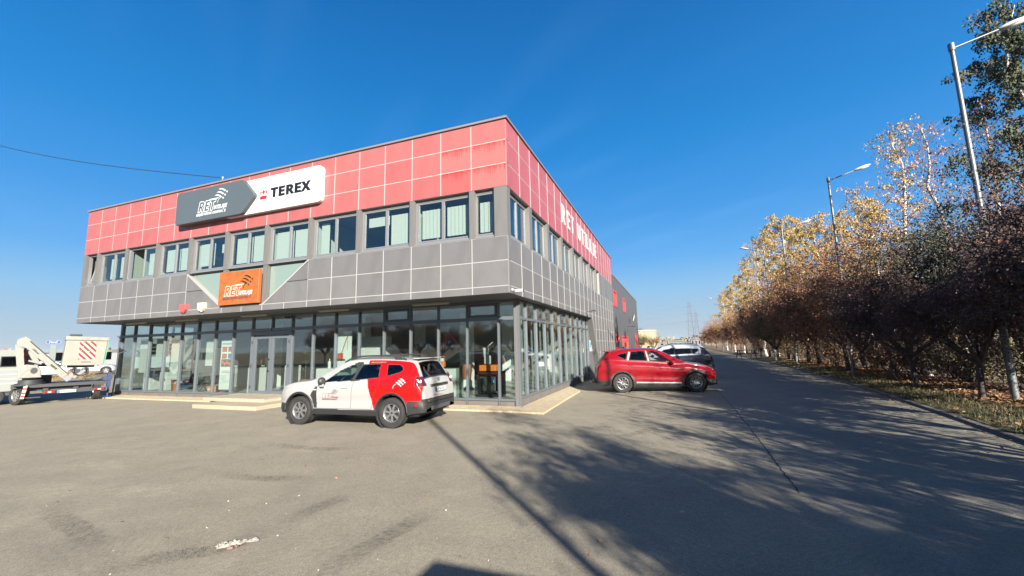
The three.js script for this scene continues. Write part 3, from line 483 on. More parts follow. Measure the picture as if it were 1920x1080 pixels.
// ---------------------------------------------------------------- cars
function curve(tab) {   // monotone cubic through [x, y] pairs, x rising
  const n = tab.length, d = [], m = [];
  for (let i = 0; i < n - 1; i++) d.push((tab[i + 1][1] - tab[i][1]) / (tab[i + 1][0] - tab[i][0]));
  m.push(d[0]); for (let i = 1; i < n - 1; i++) m.push(d[i - 1] * d[i] <= 0 ? 0 : 2 / (1 / d[i - 1] + 1 / d[i])); m.push(d[n - 2]);
  return (x) => { if (x <= tab[0][0]) return tab[0][1]; if (x >= tab[n - 1][0]) return tab[n - 1][1]; let i = 0; while (tab[i + 1][0] < x) i++; const h = tab[i + 1][0] - tab[i][0], t = (x - tab[i][0]) / h, t2 = t * t, t3 = t2 * t; return (2 * t3 - 3 * t2 + 1) * tab[i][1] + (t3 - 2 * t2 + t) * h * m[i] + (-2 * t3 + 3 * t2) * tab[i + 1][1] + (t3 - t2) * h * m[i + 1]; };
}
const inside = (p, x, y) => { let c = false; for (let i = 0, j = p.length - 1; i < p.length; j = i++) { const [xi, yi] = p[i], [xj, yj] = p[j]; if ((yi > y) !== (yj > y) && x < (xj - xi) * (y - yi) / (yj - yi) + xi) c = !c; } return c; };
function near(p, x, y, closed = true) { let d = 1e9; for (let i = 0; i < p.length - (closed ? 0 : 1); i++) { const a = p[i], b = p[(i + 1) % p.length], dx = b[0] - a[0], dy = b[1] - a[1], t = clamp(((x - a[0]) * dx + (y - a[1]) * dy) / (dx * dx + dy * dy + 1e-9), 0, 1); d = Math.min(d, Math.hypot(x - a[0] - dx * t, y - a[1] - dy * t)); } return d; }
// S: tables of the body; the surface runs from the sill over belt and roof rail to the centre line at every station x
function carSurface(S) {
  const f = {}; for (const k of ['yc', 'dr', 'wr', 'yb', 'pf', 'ys']) f[k] = curve(S[k]);
  const sec = (x) => {
    const yc = f.yc(x), yr = yc - f.dr(x), pf = f.pf(x), ys = Math.min(f.ys(x), yr - .06), yb = Math.max(ys + .04, Math.min(f.yb(x), yr - .015));
    const wr = Math.min(f.wr(x), S.wm * pf * .985), wb = Math.max(S.wb * pf, wr), wm = Math.max(S.wm * pf, wb);
    return { yc, yr, ys, yb, wr, wb, wm };
  };
  const NA = S.NA ?? 44, NB = S.NB ?? 26, NC = S.NC ?? 40;
  const point = (q, k) => {      // k: index round the section
    if (k <= NA) { const t = k / NA, y = lerp(q.ys, q.yb, t); const e = t < .3 ? lerp(S.tuck ?? .93, 1, Math.sin(t / .3 * Math.PI / 2)) : 1; const crease = (S.crease ?? 0) * Math.exp(-(((t - .62) / .12) ** 2)); const s = t > .78 ? lerp(1, q.wb / q.wm, sstep(t, .78, 1)) : 1; return [y, q.wm * e * s - (S.hollow ?? .012) * Math.exp(-(((t - .42) / .14) ** 2)) + crease]; }
    if (k <= NA + NB) { const t = (k - NA) / NB; return [lerp(q.yb, q.yr, t), lerp(q.wb, q.wr, t) + .022 * Math.sin(t * Math.PI)]; }
    const t = ((k - NA - NB) / NC) ** 1.35, z = 1 - t; return [q.yr + (q.yc - q.yr) * Math.pow(1 - Math.pow(z, 2.3), 1 / 1.7), q.wr * z];
  };
  return { sec, point, NA, NB, NC };
}
function buildBody(parent, S, classify, mats) {
  const { sec, point, NA, NB, NC } = carSurface(S), N = NA + NB + NC, xs = []; const yc = curve(S.yc);
  for (let x = S.yc[0][0]; x < S.yc[S.yc.length - 1][0];) { xs.push(x); let dx = S.step ?? .02; while (dx > .0012 && Math.abs(yc(x + dx) - yc(x)) > (S.step ?? .02)) dx *= .7; x += dx; } xs.push(S.yc[S.yc.length - 1][0]);
  const G = xs.map((x) => { const q = sec(x); return Array.from({ length: N + 1 }, (_, k) => { const [y, z] = point(q, k); return [x, y, z]; }); });
  const nrm = (i, k) => { const a = G[Math.max(0, i - 1)][k], b = G[Math.min(G.length - 1, i + 1)][k], c = G[i][Math.max(0, k - 1)], d = k === N ? [G[i][k - 1][0], G[i][k - 1][1], -G[i][k - 1][2]] : G[i][k + 1]; const u = [b[0] - a[0], b[1] - a[1], b[2] - a[2]], v = [d[0] - c[0], d[1] - c[1], d[2] - c[2]]; const n = [v[1] * u[2] - v[2] * u[1], v[2] * u[0] - v[0] * u[2], v[0] * u[1] - v[1] * u[0]], l = Math.hypot(...n) || 1; return [-n[0] / l, -n[1] / l, -n[2] / l]; };
  const Nn = G.map((r, i) => r.map((_, k) => nrm(i, k)));
  { const mi = G.length >> 1; if (Nn[mi][NA >> 1][2] < 0) for (const r of Nn) for (const n of r) { n[0] *= -1; n[1] *= -1; n[2] *= -1; } }
  const bins = new Map();
  for (const side of [1, -1]) for (let i = 0; i < G.length - 1; i++) for (let k = 0; k < N; k++) {
    const x = (G[i][k][0] + G[i + 1][k][0]) / 2, y = (G[i][k][1] + G[i + 1][k + 1][1]) / 2, z = (G[i][k][2] + G[i][k + 1][2]) / 2, seg = k < NA ? 'A' : k < NA + NB ? 'B' : 'C';
    const c = classify(x, y, z, seg, side); if (!c) continue;
    if (!bins.has(c)) bins.set(c, { p: [], n: [], idx: [], map: new Map() }); const bn = bins.get(c);
    const vid = (a, b) => { const key = (a * 1000 + b) * side; if (!bn.map.has(key)) { bn.map.set(key, bn.p.length / 3); const v = G[a][b], n = Nn[a][b]; bn.p.push(v[0], v[1], v[2] * side); bn.n.push(n[0], n[1], n[2] * side); } return bn.map.get(key); };
    const a = vid(i, k), b = vid(i + 1, k), d = vid(i, k + 1), e = vid(i + 1, k + 1); if (side > 0) bn.idx.push(a, b, d, b, e, d); else bn.idx.push(a, d, b, b, d, e);
  }
  for (const [c, bn] of bins) { const g = new THREE.BufferGeometry(); g.setAttribute('position', new THREE.Float32BufferAttribute(bn.p, 3)); g.setAttribute('normal', new THREE.Float32BufferAttribute(bn.n, 3)); g.setIndex(bn.idx); part(parent, c.split(':')[0], g, mats[c] ?? mats[c.split(':')[0]]); }
  // end caps
  for (const [row, m] of [[G[0], mats.capRear], [G[G.length - 1], mats.capFront]]) { const pts = row.map((v) => [v[2], v[1]]), poly = pts.concat(pts.slice(0, -1).reverse().map(([a, b]) => [-a, b])); const s = new THREE.ShapeGeometry(new THREE.Shape(poly.map((p) => new THREE.Vector2(...p)))); s.rotateY(Math.PI / 2); s.scale(1, 1, -1); part(parent, 'bumper_face', s.translate(row[0][0], 0, 0), m); }
  // side height field for laying trims and prints on the flank: z at (x, y)
  const zAt = (x, y) => { const q = sec(x); let lo = 0, hi = NA + NB; for (let it = 0; it < 18; it++) { const mid = (lo + hi) / 2; if (point(q, mid)[0] < y) lo = mid; else hi = mid; } return point(q, (lo + hi) / 2)[1]; };
  return { zAt, sec, point };
}
// a strip laid along a polyline on the flank (side = +1 right, -1 left)
function strip(surf, pts, side, w, lift = .003, thick = .004) {
  const P = [], I = []; const L = []; for (let i = 0; i < pts.length - 1; i++) { const n = Math.max(1, Math.ceil(Math.hypot(pts[i + 1][0] - pts[i][0], pts[i + 1][1] - pts[i][1]) / .04)); for (let k = 0; k < n; k++) L.push([lerp(pts[i][0], pts[i + 1][0], k / n), lerp(pts[i][1], pts[i + 1][1], k / n)]); } L.push(pts[pts.length - 1]);
  L.forEach(([x, y], i) => { const a = L[Math.max(0, i - 1)], b = L[Math.min(L.length - 1, i + 1)], dx = b[0] - a[0], dy = b[1] - a[1], l = Math.hypot(dx, dy) || 1, nx = -dy / l * w / 2, ny = dx / l * w / 2; for (const s of [-1, 1]) { const X = x + nx * s, Y = y + ny * s; P.push(X, Y, (surf.zAt(X, Y) + lift) * side); } if (i) { const k = i * 2; I.push(k - 2, k - 1, k, k, k - 1, k + 1); } });
  const g = new THREE.BufferGeometry(); g.setAttribute('position', new THREE.Float32BufferAttribute(P, 3)); g.setIndex(I); g.computeVertexNormals(); return g;
}
// a print on the flank: rectangle x0..x1 (read from left to right as seen from outside), y0..y1
function flankPrint(surf, x0, x1, y0, y1, side, lift = .004) { const P = [], U = [], I = [], n = 24, m = 12; for (let j = 0; j <= m; j++) for (let i = 0; i <= n; i++) { const x = lerp(x0, x1, i / n), y = lerp(y0, y1, j / m); P.push(x, y, (surf.zAt(x, y) + lift) * side); U.push(i / n, j / m); if (i && j) { const a = j * (n + 1) + i; I.push(a - n - 2, a - n - 1, a, a - n - 2, a, a - 1); } } const g = new THREE.BufferGeometry(); g.setAttribute('position', new THREE.Float32BufferAttribute(P, 3)); g.setAttribute('uv', new THREE.Float32BufferAttribute(U, 2)); g.setIndex(I); g.computeVertexNormals(); return g; }
function lathe(pts, n = 40) { return new THREE.LatheGeometry(pts.map((p) => new THREE.Vector2(...p)), n); }
const tyreTex = noiseTex(128, (u, v) => .8 + .3 * pfbm(u, v, 8, 3));
const tyreM = std(C(.0198, .0182, .0167), .85, 0, { map: tyreTex }), rimM = std(C(.351, .351, .356), .28, .85), rimDark = std(C(.0167, .0167, .0182), .5, .3), discM = std(C(.038, .036, .035), .5, .5);
// wheel with its outer face towards +z
function wheel(parent, x, y, z, r, w, flip, spokes, style) {
  const g = sub(parent, 'wheel', [x, y, z], [0, flip ? Math.PI : 0, style.turn ?? 0]), ri = style.rim * r, h = w / 2;
  const ty = lathe([[ri - .005, -h * .86], [ri + .02, -h * .97], [r * .9, -h], [r * .975, -h * .88], [r, -h * .7], [r, -h * .32], [r - .009, -h * .3], [r - .009, -h * .22], [r, -h * .2], [r, h * .2], [r - .009, h * .22], [r - .009, h * .3], [r, h * .32], [r, h * .7], [r * .975, h * .88], [r * .93, h * .97], [r * .8, h * 1.0], [ri + .022, h * .96], [ri + .004, h * .86], [ri - .004, h * .84]], 56); ty.rotateX(Math.PI / 2); part(g, 'tyre', ty, tyreM);
  const tread = []; const nb = 46; for (let i = 0; i < nb; i++) for (const s of [-1, 1]) { const b = bx(.022, .012, h * .34, 0, r - .003, s * h * .78); b.rotateZ((i + (s > 0 ? .5 : 0)) / nb * Math.PI * 2); tread.push(b); } part(g, 'tread_blocks', merge(tread), tyreM);
  const barrel = lathe([[ri, -h * .8], [ri - .02, -h * .6], [ri - .028, h * .3], [ri - .012, h * .7], [ri + .004, h * .86], [ri - .008, h * .88], [ri - .02, h * .74], [ri - .032, h * .4]], 44); barrel.rotateX(Math.PI / 2); part(g, 'rim', barrel, rimM);
  part(g, 'brake_disc', cyl(ri * .68, ri * .68, .02, 28, 0, 0, h * .1, 'z'), discM); part(g, 'wheel_well_disc', cyl(ri * .96, ri * .96, .01, 28, 0, 0, -h * .2, 'z'), rimDark);
  const sp = [];
  for (let i = 0; i < spokes; i++) { const a = i / spokes * Math.PI * 2, w0 = style.w0, w1 = style.w1, mk = (off, tilt) => { const s = extrude([[-w0 / 2 + off * .4, .03], [w0 / 2 + off * .4, .03], [w1 / 2 + off, ri - .02], [-w1 / 2 + off, ri - .02]], .018, .005); s.translate(0, 0, h * .56); s.rotateZ(a); sp.push(s); }; if (style.twin) { mk(-style.twin); mk(style.twin); } else mk(0); }
  sp.push(cyl(.075, .07, .03, 20, 0, 0, h * .6, 'z')); part(g, 'spokes', merge(sp), style.mat ?? rimM); part(g, 'hub_cap', cyl(.03, .028, .012, 14, 0, 0, h * .72, 'z'), M.darkPlastic);
  for (let i = 0; i < 5; i++) { const a = i / 5 * Math.PI * 2; part(g, 'wheel_nut', cyl(.009, .009, .012, 6, Math.cos(a) * .052, Math.sin(a) * .052, h * .7, 'z'), M.darkPlastic); }
  return g;
}
const paint = (r, g, b, rough = .35) => phy({ color: C(r, g, b), roughness: rough, metalness: .0, clearcoat: .7, clearcoatRoughness: .04, specularIntensity: .4, side: THREE.DoubleSide });
const carGlass = phy({ color: C(.62, .7, .68), roughness: 0, transmission: 1, thickness: 0, ior: 1.5, side: THREE.DoubleSide });
const tintGlass = phy({ color: C(.10, .115, .13), roughness: .0, transmission: 1, thickness: 0, ior: 1.52, side: THREE.DoubleSide });
const clad = std(C(.0144, .0148, .016), .62, 0, { map: speck, side: THREE.DoubleSide }), gapM = std(C(.0114, .0114, .0114), .8, 0, { side: THREE.DoubleSide });
const seatM = std(C(.026, .026, .028), .9), tailRed = phy({ color: C(.181, .0053, .0068), roughness: .12, clearcoat: 1, clearcoatRoughness: .02 });
const tailDark = phy({ color: C(.068, .003, .0046), roughness: .1, clearcoat: 1, clearcoatRoughness: .02, side: THREE.DoubleSide });
function cabin(parent, x0, x1, floor, belt, w) {
  const g = sub(parent, 'cabin', [0, 0, 0]);
  part(g, 'floor_pan', b2(x0, x1, floor - .05, floor, -w, w), seatM); part(g, 'dashboard', rb(.38, .3, w * 1.9, .06, x1 - .2, belt - .16, 0), seatM);
  for (const [x, h] of [[lerp(x0, x1, .6), 1], [lerp(x0, x1, .27), .96]]) for (const z of [-w * .5, w * .5]) { part(g, 'seat', merge([rb(.5, .16, .5, .05, x, floor + .2, z), bx(.13, .62, .46, x - .27, floor + .55, z, 0, 0, .22)]), seatM); part(g, 'headrest', rb(.09, .17, .26, .04, x - .37, floor + .96 * h, z), seatM); }
  const st = new THREE.TorusGeometry(.18, .014, 8, 24); st.rotateY(Math.PI / 2).rotateZ(.4); part(g, 'steering_wheel', st, M.black, [x1 - .48, belt - .03, -w * .5]);
}

// ---- white and red SUV in front of the showroom ------------------------------------------------
{
  const g = thing('parked_suv', 'white SUV with red rear livery parked in front of the glass showroom', 'car', [-3.58, 0, 1.24], Math.PI + .045);
  const S = { wm: .885, wb: .835, tuck: .95, crease: .006, step: .017,
    yc: [[-2.17, .46], [-2.165, .62], [-2.14, .80], [-2.105, .98], [-2.04, 1.12], [-1.93, 1.33], [-1.83, 1.50], [-1.76, 1.562], [-1.62, 1.588], [-1.2, 1.612], [-.8, 1.625], [-.3, 1.625], [.0, 1.605], [.22, 1.55], [.5, 1.40], [.8, 1.235], [1.02, 1.125], [1.12, 1.10], [1.5, 1.075], [1.8, 1.03], [2.0, .965], [2.09, .88], [2.14, .74], [2.17, .48]],
    dr: [[-2.17, .03], [-2.0, .075], [-1.8, .085], [-1.2, .075], [0, .075], [.4, .06], [1.02, .03], [1.6, .05], [2.17, .08]],
    wr: [[-2.17, .62], [-2.12, .72], [-2.0, .70], [-1.85, .625], [-1.6, .61], [-.6, .625], [.2, .62], [.8, .70], [1.02, .755], [1.3, .765], [1.7, .74], [2.0, .68], [2.17, .5]],
    yb: [[-2.17, 1.15], [-1.6, 1.19], [-.95, 1.125], [-.2, 1.06], [.63, 1.01], [.95, 1.03], [1.1, 1.06], [1.6, 1.02], [1.95, .92], [2.17, .7]],
    pf: [[-2.17, .80], [-2.12, .89], [-2.0, .95], [-1.75, .985], [-1.3, 1], [1.4, 1], [1.75, .97], [1.98, .89], [2.1, .78], [2.17, .62]],
    ys: [[-2.17, .36], [-1.9, .33], [-1.6, .27], [1.6, .27], [1.9, .27], [2.17, .3]] };
  const fw = [[.66, 1.03], [.24, 1.31], [-.06, 1.435], [-.36, 1.465], [-.2, 1.075]], rw = [[-.41, 1.465], [-.92, 1.46], [-.96, 1.145], [-.26, 1.085]], qw = [[-1.11, 1.455], [-1.44, 1.45], [-1.53, 1.40], [-1.60, 1.315], [-1.52, 1.262], [-1.18, 1.175]];
  const redEdge = (y) => y > 1.1 ? lerp(-.64, -.55, (y - 1.1) / .45) : lerp(-.84, -.64, (y - .51) / .6);
  const cls = (x, y, z, seg, side) => {
    for (const ax of [-1.335, 1.335]) { const d = Math.hypot(x - ax, y - .35); if (d < .405 && seg === 'A') return null; if (d < .455 && seg === 'A' && y < .92) return 'cladding'; }
    if (seg === 'A' && y < .40 + (x < -1.75 ? .22 : 0) + (x > 1.75 ? .12 : 0) && (x < -1.7 || x > 1.6 || y < .405)) return x < -1.7 && y < .62 && y > .5 && z < .7 ? 'cladding' : 'cladding';
    if (x < -2.07 && y < .66) return 'cladding';
    if (inside([[.99, .73], [.86, .94], [.80, .93], [.79, .42], [.86, .42]], x, y) && seg === 'A') return 'cladding';
    if (seg === 'B') {
      for (const [p, n] of [[fw, 'side_window'], [rw, 'rear_side_window'], [qw, 'quarter_window']]) { if (inside(p, x, y)) { return (near(p, x, y) < .014 ? 'window_trim' : n) + ':' + (side > 0 ? 'r' : 'l'); } }
      if (x < .66 && x > -.98 && near([...fw.slice(2, 5), rw[3], rw[2]], x, y) < .05 && x < -.15 && x > -.42) return 'window_trim:' + (side > 0 ? 'r' : 'l');
    }
    if (seg === 'C') {
      if (x > .24 && x < 1.0 && z < .9 * lerp(.6, .72, (x - .2) / .8)) return 'windscreen';
      if (x > -2.035 && x < -1.825 && z < lerp(.62, .50, (x + 2.035) / .21)) return x < -2.02 || x > -1.84 || z > lerp(.60, .48, (x + 2.035) / .21) ? 'window_trim:t' : 'rear_window';
    }
    const tl = seg !== 'C' ? (x < -1.93 && x > -2.17 && y > .945 && y < 1.165) : (y > .945 && y < 1.165 && x < -1.9 && z > .60);
    if (tl) return ((y < .965 || y > 1.145 || (seg !== 'C' && x > -1.95)) ? 'lamp_frame:' : 'tail_light:') + (side > 0 ? 'r' : 'l');
    if (seg !== 'C' && x < redEdge(y) && !(x < -2.105)) return 'red_body:' + (side > 0 ? 'r' : 'l');
    return 'body';
  };
  const white = paint(.22, .22, .213), red = paint(.334, .0015, .0011);
  const surf = buildBody(g, S, cls, { body: white, red_body: red, cladding: clad, side_window: carGlass, rear_side_window: tintGlass, quarter_window: tintGlass, window_trim: gapM, windscreen: carGlass, rear_window: tintGlass, lamp_frame: gapM, tail_light: tailDark, capRear: clad, capFront: clad });
  part(g, 'underbody', merge([b2(-1.95, 1.95, .26, .42, -.72, .72), b2(-.86, .86, .28, .46, -.80, .80)]), M.black);
  for (const ax of [-1.335, 1.335]) for (const s of [-1, 1]) { const arch = new THREE.CylinderGeometry(.42, .42, .24, 28, 1, true, 0, Math.PI); arch.rotateX(Math.PI / 2).rotateZ(0); part(g, 'wheel_liner', arch.rotateZ(Math.PI / 2 * 0), std(C(.0114, .0114, .0114), .9, 0, { side: THREE.DoubleSide }), [ax, .35, s * .74], [0, 0, -Math.PI / 2 + Math.PI / 2]); }
  const st = { rim: .62, w0: .034, w1: .062, twin: 0 };
  for (const [x, t] of [[1.335, .2], [-1.335, .5]]) for (const s of [-1, 1]) wheel(g, x, .343, s * .765, .343, .215, s < 0, 7, { ...st, turn: t });
  // arch lips
  for (const ax of [-1.335, 1.335]) for (const s of [-1, 1]) { const lip = new THREE.TorusGeometry(.43, .02, 6, 40, Math.PI * 1.0); part(g, 'arch_lip', lip, clad, [ax, .36, s * .885]); }
  const gaps = [[[.83, .93], [.79, .42]], [[.66, 1.0], [.83, .93]], [[-.25, 1.07], [-.21, .43]], [[-1.0, 1.13], [-.97, .95], [-.86, .72], [-.80, .42]], [[.79, .415], [-.8, .415]]];
  for (const s of [-1, 1]) {
    for (const p of gaps) part(g, 'panel_gap', strip(surf, p, s, .008), gapM);
    part(g, 'door_handle', rb(.2, .035, .03, .012), white, [-.03, .915, s * (surf.zAt(-.03, .915) + .012)]); part(g, 'door_handle', rb(.2, .035, .03, .012), red, [-.93, .955, s * (surf.zAt(-.93, .955) + .012)]);
    const m = sub(g, 'mirror', [.6, 1.07, s * .95]); part(m, 'shell', new THREE.SphereGeometry(.115, 18, 12).scale(.7, .85, .95), M.darkPlastic); part(m, 'arm', bar(V(0, -.06, 0), V(.03, -.08, -s * .12), .022, 8), M.darkPlastic); part(m, 'base', rb(.12, .1, .05, .02, 0, -.09, 0), white);
    const rail = new THREE.TubeGeometry(new THREE.CatmullRomCurve3([V(.2, 1.51, s * .60), V(.0, 1.60, s * .60), V(-.28, 1.645, s * .60), V(-.9, 1.655, s * .60), V(-1.38, 1.63, s * .585), V(-1.55, 1.55, s * .58)]), 40, .02, 8).scale(1, 1, 1); part(g, 'roof_rail', rail, M.darkPlastic); part(g, 'rail_foot', rb(.22, .08, .05, .02, -1.36, 1.60, s * .585), M.darkPlastic);
    part(g, 'reflector', rb(.04, .06, .2, .01), tailRed, [-2.0, .52, s * .80], [0, s * .5, 0]);
    const light = part(g, 'reversing_lamp', new THREE.SphereGeometry(.04, 14, 10).scale(.6, 1, .8), M.whiteGloss, [-2.045, 1.055, s * .765]);
    part(g, 'side_repeater', rb(.08, .03, .012, .005), std(C(.34, .328, .283), .3), [.86, .86, s * (surf.zAt(.86, .86) + .004)]);
  }
  part(g, 'roof_bar', merge([-1.2, -.25].map((x) => b2(x - .03, x + .03, 1.64, 1.665, -.6, .6))), M.darkPlastic);
  part(g, 'spoiler', rb(.16, .03, 1.12, .012, -1.80, 1.575, 0), white);
  part(g, 'wiper', bar(V(-1.985, 1.235, -.1), V(-1.99, 1.27, .3), .012, 6), M.black); part(g, 'aerial', bar(V(-1.6, 1.58, 0), V(-1.72, 1.78, 0), .004, 5), M.black);
  // tailgate furniture; the tailgate leans, so pieces follow it
  const tilt = -.2; part(g, 'tailgate_garnish', rb(.04, .065, .86, .015), M.darkPlastic, [-2.125, .935, 0], [0, 0, tilt]);
  const word = canvasTex(512, 64, (c, w, h) => { c.fillStyle = '#17181a'; c.fillRect(0, 0, w, h); c.fillStyle = '#8a8d90'; c.font = 'bold 40px sans-serif'; 'DUSTER'.split('').forEach((ch, i) => c.fillText(ch, 70 + i * 68, 46)); });
  part(g, 'garnish_lettering', new THREE.PlaneGeometry(.6, .045), std(C(.453, .453, .453), .5, 0, { map: word }), [-2.1475, .936, 0], [0, -Math.PI / 2, 0]);
  part(g, 'badge', extrude([[-.045, .04], [.045, .04], [.045, 0], [.02, -.05], [-.02, -.05], [-.045, 0]], .012, .004).rotateY(-Math.PI / 2), M.steel, [-2.095, 1.07, 0], [0, 0, tilt * 1.6]);
  const plate = canvasTex(512, 112, (c, w, h) => { c.fillStyle = '#eceeee'; c.fillRect(0, 0, w, h); c.fillStyle = '#1d4fa8'; c.fillRect(0, 0, 50, h); c.fillStyle = '#111'; c.font = 'bold 88px sans-serif'; c.fillText('IF 84 RET', 66, 88, 430); c.strokeStyle = '#222'; c.lineWidth = 4; c.strokeRect(2, 2, w - 4, h - 4); });
  const pl = part(g, 'plate', rb(.012, .11, .52, .004), M.darkPlastic, [-2.162, .835, 0], [0, 0, -.14]); part(pl, 'plate_print', new THREE.PlaneGeometry(.51, .105), std(C(.453, .453, .453), .4, 0, { map: plate }), [-.008, 0, 0], [0, -Math.PI / 2, 0]);
  const web = canvasTex(512, 40, (c, w, h) => { c.clearRect(0, 0, w, h); c.fillStyle = '#b5484c'; c.font = '30px monospace'; c.fillText('www.eurotrade.ro', 4, 30, 500); });
  part(g, 'web_print', new THREE.PlaneGeometry(.8, .055), printMat(web), [-2.176, .70, .02], [0, -Math.PI / 2, -.06]);
  part(g, 'bumper_step', rb(.1, .07, 1.3, .03, -2.16, .6, 0), clad); part(g, 'skid_plate', rb(.06, .1, .95, .02, -2.15, .42, 0), std(C(.053, .055, .057), .5, .3)); part(g, 'exhaust', cyl(.025, .025, .2, 10, -2.1, .33, .35, 'x'), M.steel);
  const doorLogo = canvasTex(512, 300, (c, w, h) => { c.clearRect(0, 0, w, h); drawLogo(c, w, h, { line: '#c0181f', inner: '#f4f4f4', word: '#b01f28', small: '#40363a', wing: '#3b4046' }); });
  const wing = canvasTex(256, 180, (c, w, h) => { c.clearRect(0, 0, w, h); c.fillStyle = '#fff'; c.strokeStyle = '#fff'; for (let i = 0; i < 3; i++) { const x = 50 + i * 30, y = 80 - i * 25; c.beginPath(); c.moveTo(x, y); c.quadraticCurveTo(x + 40, y - 14, x + 84, y + 34); c.lineTo(x + 66, y + 46); c.quadraticCurveTo(x + 34, y + 18, x, y); c.fill(); c.beginPath(); c.arc(x + 92, y + 52, 11, 0, 7); c.fill(); } c.lineWidth = 8; c.beginPath(); c.moveTo(14, 170); c.quadraticCurveTo(18, 120, 60, 112); c.stroke(); });
  const roofWeb = canvasTex(512, 40, (c, w, h) => { c.clearRect(0, 0, w, h); c.fillStyle = '#ffd9d9'; c.font = 'bold 30px monospace'; c.fillText('www.eurotrade.ro', 4, 30, 500); });
  for (const s of [-1, 1]) { const fl = s < 0; part(g, 'door_logo', flankPrint(surf, fl ? .68 : .1, fl ? .1 : .68, .58, .90, s), printMat(doorLogo)); part(g, 'wing_print', flankPrint(surf, fl ? -1.36 : -1.78, fl ? -1.78 : -1.36, .89, 1.17, s), printMat(wing)); part(g, 'web_print', flankPrint(surf, fl ? -.62 : -1.35, fl ? -1.35 : -.62, 1.482, 1.522, s), printMat(roofWeb)); }
  cabin(g, -1.5, .9, .45, 1.02, .66);
}
